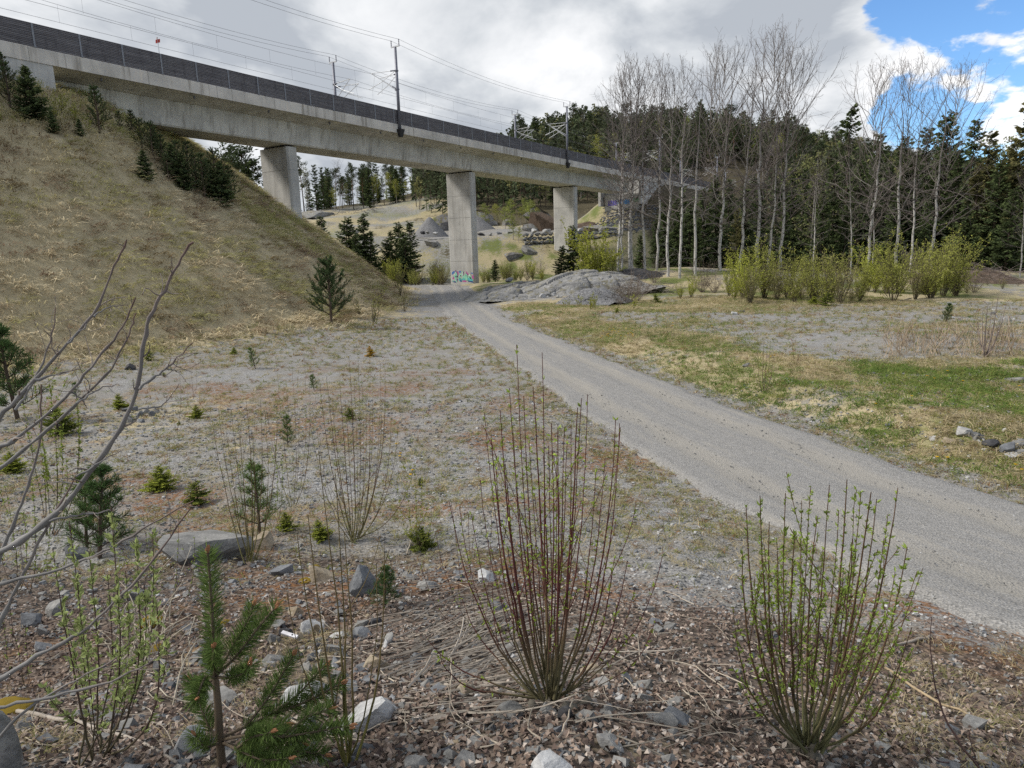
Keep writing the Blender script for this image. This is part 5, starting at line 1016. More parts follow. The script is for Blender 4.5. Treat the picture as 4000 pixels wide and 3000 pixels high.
# cliffs, ledges and boulders on the quarried slope
for px, dp, wx, wy, hh, zt_, m_, lb in ((1895, 156, 4.4, 3.0, 2.6, 806, M_cliff, "grey rock face under green saplings between middle and right pier"), (1990, 154, 2.6, 2.2, 1.9, 822, M_cliff, "low dark rock face right of the grey one behind the viaduct"), (1745, 150, 3.8, 3, 3.4, 790, M_cliff, "dark sloping ledges just left of the middle pier"), (1715, 152, 3.0, 3, 2.0, 830, M_cliff, "low dark ledge behind the gravel heap"), (2130, 132, 4.4, 3.0, 3.4, 828, M_rockb, "brown sloping slab left of the rightmost pier"), (2085, 131, 2.6, 2, 1.8, 862, M_rock, "pale ledge left of the brown slab"), (2010, 112, 2.6, 1.6, 1.3, 962, M_cliff, "dark boulder outcrop below the stone wall"), (2070, 113, 2.0, 1.4, 1.3, 955, M_rock, "pointed grey boulder below the stone wall"), (1700, 118, 2.0, 1.4, 1.1, 935, M_rock, "rounded grey rock left of the middle pier"), (2290, 126, 4.2, 2.6, 2.0, 858, M_rockb, "brown ledge just right of the rightmost pier"), (2350, 125, 4.6, 2.4, 1.6, 870, M_rock, "long mossy ledge under the far abutment"), (2110, 150, 5.0, 3, 2.6, 790, M_cliff, "broken dark ledges on the wooded slope"), (1850, 160, 5, 3, 2.4, 768, M_cliff, "shaded ledge high on the wooded slope"), (1270, 188, 5, 3, 1.4, 775, M_rock, "pale rock on the cleared slope above the meadow"), (2905, 92, 3, 2.5, 2.2, 800, M_rock, "pale rock face among the spruces")):
    c_ = hor(px, dp); zt2 = at(px, zt_, dp)[2]; obj_ = obj("rock_ledge", rock_mesh("rock_ledge", int(px * 3), m_, 5, 26, jag=0.16, keep=0.36), None, (c_[0], c_[1], min(zt2 - hh * 0.8, c_[2] + hh * 0.15)), (0.1, 0.18 if px > 2040 else -0.05, 0.4), (wx * 0.8, wy, hh * 0.8)); tag(obj_, lb, "rock")
for k, (px, py, s_, kd, lb) in enumerate([(1605, 908, 0.7, "p", "white slab by the path left of the middle pier, nearest the spruces"), (1650, 912, 0.6, "d", "black boulder by the path below the gravel heap"), (1672, 910, 0.6, "g", "grey boulder by the path below the gravel heap"), (1700, 914, 0.6, "p", "pale boulder by the path next to the middle pier"), (1880, 918, 0.7, "d", "dark boulder on the terrace right of the middle pier"), (1915, 918, 0.6, "g", "grey boulder on the terrace right of the middle pier"), (1952, 915, 0.6, "b", "blue-grey boulder on the terrace"), (1990, 912, 0.8, "p", "flat white boulder on the terrace"), (2088, 905, 0.9, "p", "tilted white slab on the terrace left of the rightmost pier"), (2135, 906, 0.8, "p", "pale boulder touching the rightmost pier in view"), (2268, 902, 0.8, "p", "pale boulder right of the rightmost pier"), (2350, 902, 0.8, "g", "grey boulder on the terrace below the far abutment"), (1385, 910, 1.0, "p", "white rock by the path above the young spruces")]):
    c_ = at(px, py, 121); z = hg(c_[0], c_[1]); tag(obj("boulder", ST[kd][k % 4], None, (c_[0], c_[1], max(z, c_[2]) + 0.1), (0, 0, k), (s_, s_ * 0.7, s_ * 0.55)), lb, "boulder")
def lowstones(name, P, S, mat, label):
    n = len(P); V0 = np.array([(x, y, z) for z in (-1, 1) for y in (-1, 1) for x in (-1, 1)], float) * 0.6
    F0 = np.array([(0, 2, 3, 1), (4, 5, 7, 6), (0, 1, 5, 4), (2, 6, 7, 3), (0, 4, 6, 2), (1, 3, 7, 5)])
    V = V0[None] * (1 + rng.normal(size=(n, 8, 3)) * 0.22); q = rng.normal(size=(n, 3, 3)); Q = np.linalg.qr(q)[0]; V = np.einsum("nij,nkj->nki", Q, V) * np.array([1, 1, 0.65]); V = V * np.asarray(S)[:, None, None] + P[:, None]
    return tag(obj(name, mk(name, V.reshape(-1, 3), [], [(F0[None] + (np.arange(n) * 8)[:, None, None]).reshape(-1, 4)], mat)), label, None, None, "stuff")
P = []
while len(P) < 900:
    t = TB - 9 + 12 * rng.random(); o = -1 - 8 * rng.random() + 5 * rng.random(); q = bp(t, o, 0); P.append((q[0], q[1], hg(q[0], q[1])))
HP = np.stack([HEAP[0][0] + HEAP[1][:, 0], HEAP[0][1] + HEAP[1][:, 1], HEAP[0][2] + 1.25 * np.minimum(0.93, 1 - HEAP[2] ** 1.5)], -1)
lowstones("heap_gravel", HP, 0.03 + 0.08 * rng.random(len(HP)) ** 3, M_stone, "loose crushed stones lying on the heap before the bedrock")
lowstones("riprap", np.array(P), 0.16 + 0.22 * rng.random(900) ** 2, M_stoneb, "grey riprap stones on the slope below the far abutment")

# ------------------------------------------------------------------ grass, weeds, litter (uncountable)
def grad(x, y): e = 0.4; return np.stack([(hgt(x + e, y) - hgt(x - e, y)) / (2 * e), (hgt(x, y + e) - hgt(x, y - e)) / (2 * e)], -1)
def tufts(name, x, y, nb_, L, W, cols, label, flow=0.9, upw=0.6, spread=0.5, z0=0.0, rad=0.05, upr=0.5):
    n = len(x); z = hgt(x, y); g = grad(x, y); g = g / (np.linalg.norm(g, axis=1, keepdims=True) + 0.25)
    az = rng.random(n) * 6.283; dirn = np.stack([-g[:, 0], -g[:, 1]], -1) * flow + np.stack([np.cos(az), np.sin(az)], -1) * (1 - flow) * 0.8
    I = np.repeat(np.arange(n), nb_); m_ = len(I)
    P = np.stack([x, y, z + z0], -1)[I] + np.concatenate([rng.normal(size=(m_, 2)) * rad, np.zeros((m_, 1))], 1)
    D = np.concatenate([dirn[I] + rng.normal(size=(m_, 2)) * spread, np.full((m_, 1), upw) + rng.random((m_, 1)) * upr], 1)
    bend = np.concatenate([D[:, :2] * 0.55, -0.45 * np.ones((m_, 1)) * (0.3 + rng.random((m_, 1)))], 1)
    l_ = (L if np.ndim(L) == 0 else np.asarray(L)[I]) * (0.55 + 0.7 * rng.random(m_)); c_ = cols[I] * (0.7 + 0.6 * rng.random((m_, 1)))
    mb = MB(); mb.blades(P, D, l_, W if np.ndim(W) == 0 else np.asarray(W)[I], bend, c_); return tag(obj(name, mb.mesh(name, M_grass)), label, None, None, "stuff")
def pickcol(n, table, p, s=0.12):
    t = np.array(table); return t[rng.choice(len(t), n, p=p)] * (1 + rng.normal(size=(n, 1)) * s).clip(0.5, 1.6)
# embankment
xs = -48 + 42 * rng.random(60000); ys = 24 + 56 * rng.random(60000); d = poly_in(xs, ys, TOE); k = (d > -2.6 + 2.6 * rng.random(60000) ** 0.5) & (d < 21) & (xs / ys > -0.86); xs, ys = xs[k][:10000], ys[k][:10000]
nz = fbm(xs, ys, 2.2, 3, 201); nz2 = fbm(xs, ys, 1.1, 3, 203); c0_ = pickcol(len(xs), [(0.70, 0.61, 0.43), (0.60, 0.51, 0.34), (0.40, 0.32, 0.22)], [0.5, 0.32, 0.18]); gm = sst(nz, 0.50, 0.60)[:, None]
up_ = sst(poly_in(xs, ys, TOE), 9, 16)[:, None]; gm = np.maximum(gm * 0.8, up_ * 0.45)
c0_ = c0_ * (1 - gm) + pickcol(len(xs), [(0.34, 0.34, 0.13), (0.42, 0.39, 0.16)], [0.6, 0.4]) * gm; br = sst(nz2, 0.55, 0.66)[:, None]; c0_ = c0_ * (1 - br * 0.7) + np.array([0.19, 0.12, 0.085]) * br * 0.7
tufts("dry_grass", xs, ys, 7, 0.45, 0.038, c0_, "dry straw-coloured grass lying on the embankment", 0.9, 0.12, 0.30, rad=0.20, upr=0.35, z0=0.03)
# fresh low scrub along the embankment's edge
xs = -30 + 22 * rng.random(9000); ys = 34 + 44 * rng.random(9000); d = poly_in(xs, ys, TOE); k = (d > 1) & (d < 13) & (ys > 47 + 0.0 * xs) | ((d > 14) & (d < 20)); xs, ys = xs[k][:1800], ys[k][:1800]
tufts("green_herbs", xs, ys, 6, 0.6, 0.03, pickcol(len(xs), [(0.36, 0.38, 0.12), (0.28, 0.31, 0.10), (0.42, 0.37, 0.19)], [0.5, 0.25, 0.25]), "thin fresh green herbs and twigs on the crest of the embankment", 0.2, 1.0, 0.3, rad=0.2)
# right bank
y = 9.5 + 42 * rng.random(60000) ** 1.5; ro = rng.random(60000) * 26; rw_ = roadw(y); x = roadx(y) + rw_ + 0.35 + ro; A1_, A2_ = masks(x, y); pr = A1_[:, 0] + A1_[:, 1] * 0.8; k = (rng.random(60000) < np.clip(pr * 1.1 - 0.25, 0.02, 1)) & (x / y < 0.88); x, y = x[k][:16000], y[k][:16000]; A1_ = A1_[k][:16000]
nz = fbm(x, y, 2.2, 4, 95 + 110); gm = sst(nz, 0.44, 0.56) * (0.35 + 0.65 * (1 - sst(y, 18, 30))); gsel = rng.random(len(x)) < gm
c0_ = np.where(gsel[:, None], pickcol(len(x), [(0.13, 0.20, 0.05), (0.19, 0.24, 0.07), (0.26, 0.27, 0.09)], [0.45, 0.35, 0.2]), pickcol(len(x), [(0.47, 0.40, 0.26), (0.37, 0.31, 0.19), (0.26, 0.25, 0.10)], [0.5, 0.3, 0.2]))
tufts("bank_grass", x, y, 8, np.where(gsel, 0.20, 0.16) * np.where(y > 26, 1.2, 1.0), 0.014, c0_, "green and straw-coloured grass on the bank right of the track", 0.1, 0.75, 0.75, rad=0.07)
# weeds in the gravel
y = 5.2 + 38 * rng.random(60000) ** 1.7; x = (rng.random(60000) * 2 - 1) * (y * 0.85 + 0.5); ro = np.abs(x - roadx(y)) - roadw(y); A1_, A2_ = masks(x, y); k = (ro > -0.25) & (poly_in(x, y, TOE) < 0.5) & (rng.random(60000) < 0.12 + 0.75 * fbm(x, y, 1.8, 3, 207) ** 2 + 0.35 * (np.abs(ro - 0.3) < 0.45) + 0.5 * sst(poly_in(x, y, TOE), -7, -1)) & (rng.random(60000) < sst(y, 5.0, 8.5)); x, y = x[k][:17000], y[k][:17000]
c0_ = pickcol(len(x), [(0.42, 0.36, 0.23), (0.20, 0.22, 0.075), (0.25, 0.15, 0.08), (0.30, 0.275, 0.13)], [0.34, 0.3, 0.14, 0.22])
tufts("gravel_weeds", x, y, 6, 0.05 + 0.006 * y, 0.005 + 0.0004 * y, c0_, "short weeds and grass tufts growing in the gravel", 0.0, 0.7, 0.9, rad=0.03)
# moss and dry grass tufts close by
y = 1.7 + 8 * rng.random(9000); x = (rng.random(9000) * 2 - 1) * (y * 0.85 + 0.4); ro = np.abs(x - roadx(y)) - roadw(y); k = (ro > 0.1) & (fbm(x, y, 1.2, 3, 211) > 0.55 - 0.12 * sst(x, 0.8, 2.0)); x, y = x[k][:1500], y[k][:1500]
tufts("near_grass", x, y, 9, 0.07, 0.0030, pickcol(len(x), [(0.46, 0.39, 0.25), (0.36, 0.30, 0.18), (0.22, 0.23, 0.085)], [0.5, 0.3, 0.2]), "short dry grass between leaves and stones on the near slope", 0.1, 0.7, 0.8, rad=0.03)
def slope_pts(n, y0, y1, pw=1.0):
    y = y0 + (y1 - y0) * rng.random(n) ** pw; x = (rng.random(n) * 2 - 1) * (y * 0.86 + 0.4); return x, y
# dead leaves
x, y = slope_pts(44000, 1.4, 6.6, 1.25); s_ = np.where(x > 0, y + 0.45 * x, y); k = (rng.random(44000) < 1.05 - sst(s_, 3.6, 6.6)) & (fbm(x, y, 0.5, 3, 213) > 0.30); x, y = x[k][:24000], y[k][:24000]; n = len(x)
a = rng.random(n) * 6.283; D = np.stack([np.cos(a), np.sin(a), rng.normal(size=n) * 0.35], -1); mb = MB()
mb.leaves(np.stack([x, y, hgt(x, y) + 0.004 + 0.014 * rng.random(n)], -1), D, 0.018 + 0.02 * rng.random(n), 0.013 + 0.010 * rng.random(n), pickcol(n, [(0.25, 0.195, 0.16), (0.16, 0.115, 0.09), (0.38, 0.33, 0.29), (0.085, 0.06, 0.05)], [0.32, 0.3, 0.10, 0.28]), 0.32, np.array([0, 0, 1.0]) + rng.normal(size=(n, 3)) * 0.35)
N = NT("dead_leaf"); N.pbr(N.attr("col"), 0.8, None, 0.25); M_dead = N.m
tag(obj("dead_leaves", mb.mesh("dead_leaves", M_dead)), "brown and grey dead leaves covering the near slope", None, None, "stuff")
# pebbles
x, y = slope_pts(46000, 1.8, 19, 1.5); ro = np.abs(x - roadx(y)) - roadw(y); k = (poly_in(x, y, TOE) < -0.5) & (rng.random(46000) < np.where(ro < 0, 0.5, 0.35 + 0.65 * sst(y, 3.5, 5.5))); x, y = x[k], y[k]; n = len(x); cc = rng.random(n)
ro = np.abs(x - roadx(y)) - roadw(y); Sz = (0.006 + 0.016 * rng.random(n) ** 3) * (0.7 + 0.09 * y) * np.where(ro < 0, 0.55, 1.0); Pp = np.stack([x, y, hgt(x, y) + Sz * 0.3 + np.where(ro < 0, 0.05, 0)], -1)
for nm, sel, m_, lb in (("grey_pebbles", cc < 0.6, M_stone, "grey pebbles strewn over the gravel ground"), ("dark_pebbles", (cc >= 0.6) & (cc < 0.72), M_stoneb, "blue-grey pebbles strewn over the gravel ground"), ("pale_pebbles", cc >= 0.88, M_stonep, "pale pebbles strewn over the gravel ground")):
    lowstones(nm, Pp[sel], Sz[sel], m_, lb)
x, y = slope_pts(5200, 1.6, 8.2, 1.0); s_ = np.where(x > 0, y + 0.45 * x, y - 1.4); k = (rng.random(5200) < 1.0 - sst(s_, 4.2, 6.8)) & (fbm(x, y, 0.9, 3, 219) > 0.50 + 0.08 * sst(x, -0.3, 0.5)); x, y = x[k], y[k]; n = len(x); Sz = 0.010 + 0.040 * rng.random(n) ** 3.5; cc = rng.random(n); Pp = np.stack([x, y, hgt(x, y) + Sz * 0.15], -1)
lowstones("rubble", Pp[cc < 0.6], Sz[cc < 0.6], M_stone, "grey half-buried rubble on the near slope"); lowstones("dark_rubble", Pp[cc >= 0.6], Sz[cc >= 0.6], M_stoneb, "dark half-buried rubble on the near slope")
# dry stems lying about
def lying(n, fn, L, r0, col, up=0.1, az=None, name="dry_stems", label=""):
    mb = MB()
    for _ in range(n):
        px, py = fn(); g_ = G(px, py); a = (rng.random() * 6.283 if az is None else az + rng.normal() * 0.35); l_ = L[0] + (L[1] - L[0]) * rng.random()
        P = path(g_ + np.array([0, 0, 0.01 + 0.05 * rng.random()]), (math.cos(a), math.sin(a), up * rng.normal()), l_, 7, 0, 0.35); zg = hgt(P[:, 0], P[:, 1]); P[:, 2] = np.maximum(P[:, 2] * 0.4 + zg * 0.6, zg + 0.004); mb.tube(P, np.linspace(r0, r0 * 0.5, 7) * (0.5 + rng.random()), 4, np.asarray(col) * (0.65 + 0.7 * rng.random()))
    return tag(obj(name, mb.mesh(name, M_bark)), label, None, None, "stuff")
lying(210, lambda: (1720 + rng.normal() * 170, 2560 + rng.normal() * 130), (0.3, 0.8), 0.0045, (0.30, 0.265, 0.225), 0.12, 0.35, "dry_stems", "bundle of pale dry stems lying left of the willow stump")
lying(330, lambda: (rng.random() * 3000, 2250 + rng.random() * 700), (0.12, 0.5), 0.0028, (0.31, 0.27, 0.22), 0.1, None, "scattered_twigs", "pale dry twigs scattered over the leafy slope")
lying(60, lambda: (900 + rng.random() * 900, 2080 + rng.random() * 260), (0.3, 0.7), 0.004, (0.27, 0.24, 0.20), 0.1, 0.1, "dry_stalks", "grey dry stalks around the left willow stumps")
mb = MB()
for _ in range(46):
    px, py = 560 + rng.normal() * 70, 2560 + rng.normal() * 60; g_ = G(px, py); P = path(g_, (rng.normal() * 0.5, 0.4 + rng.normal() * 0.4, 0.9), 0.25 + 0.35 * rng.random(), 7, -0.9, 0.5); mb.tube(P, np.linspace(0.004, 0.002, 7), 4, np.array([0.38, 0.34, 0.27]) * (0.7 + 0.5 * rng.random()))
tag(obj("withered_stalks", mb.mesh("withered_stalks", M_bark)), "pale withered stalks standing left of the pine", None, None, "stuff")
mb = MB()
for _ in range(420):
    px, py = 3450 + rng.random() * 560, 1300 + rng.random() * 100; g_ = G(px, py); P = path(g_, (rng.normal() * 0.35, rng.normal() * 0.35, 1), 0.35 + 0.5 * rng.random(), 4, 0, 0.3); mb.tube(P, [0.009, 0.008, 0.006, 0.004], 3, np.array([0.30, 0.235, 0.17]) * (0.6 + 0.7 * rng.random()))
tag(obj("dry_weed_stalks", mb.mesh("dry_weed_stalks", M_bark)), "tall dry reddish weed stalks on the terrace behind the green bank", None, None, "stuff")
# single sticks
def stick(pp, r0, col, label):
    P = np.array([G(*q) + np.array([0, 0, 0.02]) for q in pp]); mb = MB(); n = len(P); Q = np.array([np.interp(np.linspace(0, n - 1, 9), np.arange(n), P[:, k]) for k in range(3)]).T + rng.normal(size=(9, 3)) * r0 * 0.5; mb.tube(Q, np.linspace(r0, r0 * 0.5, 9), 6, col, True)
    tag(obj("stick", mb.mesh("stick", M_bark, Q[0], True), None, Q[0]), label, "stick")
stick([(3640, 2492), (3540, 2525), (3440, 2555)], 0.012, (0.30, 0.26, 0.22), "thick fallen stick behind the right willow bush")
stick([(3460, 2620), (3600, 2730), (3760, 2800), (3880, 2862)], 0.008, (0.36, 0.28, 0.18), "long straw-coloured stem lying right of the right willow bush")
stick([(2305, 1890), (2360, 1905), (2405, 1918)], 0.008, (0.34, 0.30, 0.25), "short pale twig on the gravel behind the stump stems")
stick([(0, 2770), (200, 2820), (430, 2870), (700, 2990)], 0.011, (0.34, 0.30, 0.26), "long pale branch lying along the bottom left")
stick([(3560, 1165), (3500, 1180), (3640, 1190)], 0.05, (0.2, 0.18, 0.15), "fallen branch in front of the willow thicket")
stick([(1590, 2170), (1605, 2115), (1600, 2075)], 0.008, (0.42, 0.37, 0.30), "pale broken stick behind the dry stems")
# white metal strip with a hole, lying in the rubble
g_ = G(1135, 2512); T = thing("metal_strip", "white metal strip with a hole lying in the rubble behind the pine", "metal strip", g_ + np.array([0, 0, 0.05]))
mb = MB(); e1 = unit((0.9, -0.35, -0.10)); e2 = unit((0.35, 0.9, 0.25)); e3 = np.cross(e1, e2); mb.box(-e1 * 0.055 - e2 * 0.011, e1 * 0.11, e2 * 0.022, e3 * 0.012); obj("strip", mb.mesh("strip", plain("white_metal", (0.62, 0.61, 0.64), 0.5)), T)
mb = MB(); mb.tube([e1 * 0.02 + e3 * 0.0125, e1 * 0.02 + e3 * 0.0135], 0.0055, 10, cap=True); obj("hole", mb.mesh("hole", M_dark), T)

# ------------------------------------------------------------------ near shrubs, stem by stem
def bez(a, b, c, d, n=12):
    t = np.linspace(0, 1, n)[:, None]; return (1 - t) ** 3 * a + 3 * (1 - t) ** 2 * t * b + 3 * (1 - t) * t * t * c + t ** 3 * d
def near_bush(label, base, tops, r0, low, high, leafc, leaf=0.014, nleaf=14, twigs=3, dj=0.14, stump=None, seed=1, tw_up=0.8, cat="shrub", name="willow_bush"):
    global rng
    keep_ = rng; rng = np.random.default_rng(seed); r = rng
    b0 = G(*base); T = thing(name, label, cat, b0); lf = MB(); d0 = b0[1]
    for k, (tx, ty) in enumerate(tops):
        e_ = at(tx, ty, d0 + r.normal() * dj); s0 = b0 + np.array([(e_[0] - b0[0]) * 0.12 + r.normal() * 0.012, r.normal() * 0.03, -0.02]); s0[2] = hg(s0[0], s0[1]) + (0.02 if stump is None else 0.05)
        H = e_[2] - s0[2]; hx = (e_ - s0) * np.array([1, 1, 0])
        P = bez(s0, s0 + hx * 0.55 + np.array([0, 0, H * 0.22]), e_ - hx * 0.12 - np.array([0, 0, H * 0.5]), e_, 13); P[2:-1] += np.cumsum(r.normal(size=(10, 3)) * 0.0045, 0) * np.linspace(1, 0.2, 10)[:, None]
        rs = r0 * 0.74 * (0.5 + 0.75 * r.random()) * (0.55 + 0.45 * min(1, H / 1.2)); rad = rs * np.linspace(1, 0.16, 13) ** 0.9
        mix_ = np.clip((np.linspace(0, 1, 13)[:, None] - 0.15) / 0.35, 0, 1); C = np.asarray(low) * (1 - mix_) + np.asarray(high) * mix_
        mb = MB(); mb.tube(P, np.maximum(rad, 0.0013), 6, C); sh = [P[4:]]
        for _ in range(int(r.integers(0, twigs + 1))):
            i = int(r.integers(3, 10)); S = path(P[i], unit(P[i + 1] - P[i]) + np.array([r.normal() * 0.55, r.normal() * 0.55, 0]), H * (0.10 + 0.28 * r.random()), 6, tw_up, 0.12, r); mb.tube(S, np.linspace(rad[i] * 0.5, 0.0012, 6), 4, np.asarray(high) * (0.8 + 0.4 * r.random())); sh.append(S[1:])
        obj("stem", mb.mesh("stem", M_bark, b0, True), T)
        for S in sh:
            m_ = max(2, int(nleaf * np.linalg.norm(S[-1] - S[0]) / 0.5 * (0.5 + r.random()))); q = r.random(m_) ** 0.8 * (len(S) - 1.001); i0 = q.astype(int); f = (q - i0)[:, None]; C_ = S[i0] * (1 - f) + S[i0 + 1] * f; ax = unit(S[-1] - S[0]); dd = ax * 0.9 + r.normal(size=(m_, 3)) * 0.55
            for _k in range(2): lf.leaves(C_, dd + r.normal(size=(m_, 3)) * 0.35, leaf * (0.6 + 0.8 * r.random(m_)), leaf * 0.42, np.asarray(leafc) * (0.65 + 0.7 * r.random((m_, 1))), 0.12)
    if stump:
        for k in range(stump[0]):
            a = r.normal(size=2) * 0.045; mb = MB(); c = b0 + np.array([a[0], a[1] * 0.7, -0.04]); hh = stump[1] * (0.6 + 0.6 * r.random())
            P = np.array([c, c + np.array([a[0] * 0.1, 0, hh * 0.5]), c + np.array([a[0] * 0.5, a[1] * 0.3, hh])]); mb.tube(P, [stump[2] * 1.1, stump[2] * 0.75, stump[2] * 0.45], 9, (0.12, 0.11, 0.09), True); obj("stump", mb.mesh("stump", M_bark, b0, True), T)
    if lf.n: obj("leaves", lf.mesh("leaves", M_fol, b0), T)
    rng = keep_; return T
def c4(L): return [(1600 + a / 0.9755, 1300 + b / 0.9755) for a, b in L]
def c5(L): return [(2600 + a / 1.383, 1800 + b / 1.383) for a, b in L]
def c2(L): return [(600 + a / 1.659, 1300 + b / 1.659) for a, b in L]
RED = (0.095, 0.032, 0.028); OLV = (0.13, 0.115, 0.06); LG = (0.31, 0.40, 0.08)
near_bush("tall willow stump in the middle sprouting many dark red upright shoots", (2150, 2770), c4([(285, 305), (310, 390), (345, 295), (380, 210), (408, 45), (435, 240), (470, 205), (505, 75), (540, 345), (565, 350), (590, 360), (615, 350), (640, 285), (655, 250), (678, 235), (785, 330), (800, 345), (710, 530), (190, 660), (150, 640), (965, 845), (830, 870), (395, 380), (425, 430), (455, 420), (510, 470), (530, 430), (560, 470), (600, 420), (745, 480), (365, 500), (330, 520), (235, 690), (270, 560)]) + [(1720, 2560), (1660, 2480), (2560, 2420), (2480, 2300), (1800, 2330), (2400, 2180)], 0.0088, OLV, RED, LG, 0.017, 12, 2, 0.13, (8, 0.12, 0.030), 3)
near_bush("leafy willow bush at the lower right beside the gravel road", (3150, 2960), c5([(510, 190), (435, 250), (648, 175), (735, 215), (785, 135), (885, 130), (980, 100), (935, 270), (1055, 170), (1110, 170), (1140, 205), (1255, 145), (1305, 465), (1390, 580), (415, 500), (365, 790), (1330, 900), (1350, 1110), (600, 420), (560, 330), (700, 380), (850, 480), (1010, 420), (1180, 420), (1240, 600), (480, 640), (820, 300), (1060, 520)]), 0.0098, (0.115, 0.115, 0.055), (0.10, 0.06, 0.035), (0.25, 0.33, 0.075), 0.018, 34, 6, 0.16, (6, 0.11, 0.028), 4)
near_bush("bright green young birch standing behind the right willow bush", (3060, 2480), c5([(560, 480), (640, 420), (600, 560), (700, 520), (660, 600), (740, 640)]), 0.005, (0.12, 0.08, 0.06), (0.10, 0.06, 0.05), (0.27, 0.37, 0.05), 0.022, 40, 4, 0.1, None, 5)
near_bush("cluster of slim olive shoots standing on the big slab", (975, 2200), c2([(365, 480), (420, 490), (500, 470), (545, 560), (600, 440), (560, 600), (470, 640), (690, 430), (720, 500), (800, 450), (640, 650)]), 0.0082, (0.14, 0.13, 0.05), (0.11, 0.075, 0.04), LG, 0.012, 8, 2, 0.2, None, 6)
near_bush("tall willow cluster with bare red-tipped shoots right of the big slab", (1380, 2110), c2([(1075, 300), (1120, 280), (1205, 310), (1265, 150), (1325, 170), (1350, 300), (1375, 420), (1470, 195), (1500, 255), (1585, 600), (1010, 560), (1690, 840), (1300, 300), (1420, 380), (1240, 420), (1160, 480), (1540, 500), (1480, 420), (1060, 640), (1400, 520)]), 0.0085, (0.15, 0.135, 0.06), (0.10, 0.05, 0.035), LG, 0.012, 8, 2, 0.22, None, 7)
near_bush("bare willow shoots standing on the gravel behind the slab", (1142, 1985), c2([(895, 185), (975, 130), (800, 255), (720, 430), (930, 430), (1010, 330), (860, 380)]), 0.008, (0.19, 0.17, 0.12), (0.11, 0.06, 0.045), LG, 0.012, 6, 3, 0.25, None, 8)
near_bush("four slim green stems rising in front of the rubble heap", (1372, 2985), [(1203, 2010), (1245, 1760), (1310, 1850), (1470, 2200), (1160, 2080), (1345, 2080), (1120, 2300), (1500, 2120)], 0.0075, (0.13, 0.12, 0.035), (0.12, 0.09, 0.04), (0.24, 0.26, 0.06), 0.008, 5, 1, 0.12, None, 9)
near_bush("leafy sprouts with round pale green leaves at the lower left", (372, 2975), [(271, 2035), (434, 1975), (531, 2100), (596, 2078), (206, 2143), (347, 2154), (564, 2284), (490, 2230), (300, 2260), (420, 2250), (250, 2380), (610, 2350)], 0.0062, (0.10, 0.085, 0.05), (0.075, 0.045, 0.04), (0.36, 0.42, 0.17), 0.026, 40, 2, 0.13, None, 10)
near_bush("low leafy sprouts at the left edge", (60, 2700), [(40, 2380), (100, 2440), (10, 2420), (130, 2520)], 0.004, (0.10, 0.085, 0.05), (0.075, 0.045, 0.04), (0.25, 0.33, 0.09), 0.016, 22, 1, 0.08, None, 11)
near_bush("green leafy sprouts behind the bare branches at the left", (180, 2100), [(120, 1400), (190, 1480), (230, 1600), (80, 1520), (300, 1560), (150, 1700), (260, 1800)], 0.009, (0.13, 0.12, 0.09), (0.10, 0.07, 0.05), (0.24, 0.30, 0.06), 0.035, 24, 3, 0.3, None, 12)
near_bush("thin willow shoots with catkins left of the stump", (1880, 2480), [(1760, 1950), (1830, 2010), (1700, 2080), (1640, 2200), (1920, 2030)], 0.0045, OLV, RED, LG, 0.013, 9, 2, 0.15, None, 13)
near_bush("dark budding shoot at the lower right corner", (3830, 3000), [(3640, 2410), (3600, 2880), (3790, 2850)], 0.008, (0.10, 0.065, 0.055), (0.10, 0.06, 0.06), (0.10, 0.06, 0.05), 0.006, 6, 0, 0.08, None, 14)
near_bush("slim willow shoot on the green bank right of the track", (2985, 1535), [(2960, 1290), (2985, 1310), (3010, 1330), (2940, 1380), (3020, 1400), (3035, 1440), (2995, 1380)], 0.014, (0.12, 0.10, 0.06), (0.11, 0.07, 0.05), LG, 0.03, 4, 2, 0.25, None, 15)
near_bush("leafless sapling with fanned twigs at the right edge of the terrace", (3850, 1395), [(3860, 1180), (3900, 1150), (3880, 1165), (3840, 1200), (3930, 1190), (3820, 1230), (3910, 1240)], 0.03, (0.17, 0.14, 0.13), (0.16, 0.13, 0.12), LG, 0.01, 1, 4, 0.3, None, 16)
for k, (bx_, by, tops) in enumerate([(690, 1690, [(660, 1480), (700, 1450), (730, 1500), (640, 1560)]), (755, 1560, [(740, 1400), (765, 1420)]), (1000, 1640, [(985, 1560), (1010, 1545)]), (880, 1760, [(860, 1560), (900, 1600)]), (1330, 1480, [(1320, 1400), (1345, 1410)]), (2620, 1320, [(2600, 1240), (2630, 1230), (2650, 1250)]), (2875, 1330, [(2865, 1265), (2890, 1280)]), (3105, 1430, [(3100, 1340), (3125, 1350)]), (640, 1900, [(600, 1740), (660, 1720), (700, 1790)]), (2620, 2150, [(2590, 2020), (2640, 2050)])]):
    near_bush("thin budding seedling on the open gravel" if k not in (5, 6, 7) else "thin reddish seedling on the terrace right of the track", (bx_, by), tops, 0.006, (0.14, 0.09, 0.07), (0.11, 0.06, 0.05), LG, 0.014, 5, 2, 0.15, None, 40 + k, cat="seedling", name="seedling")["group"] = "seedlings on the gravel" if k not in (5, 6, 7) else "seedlings on the terrace"

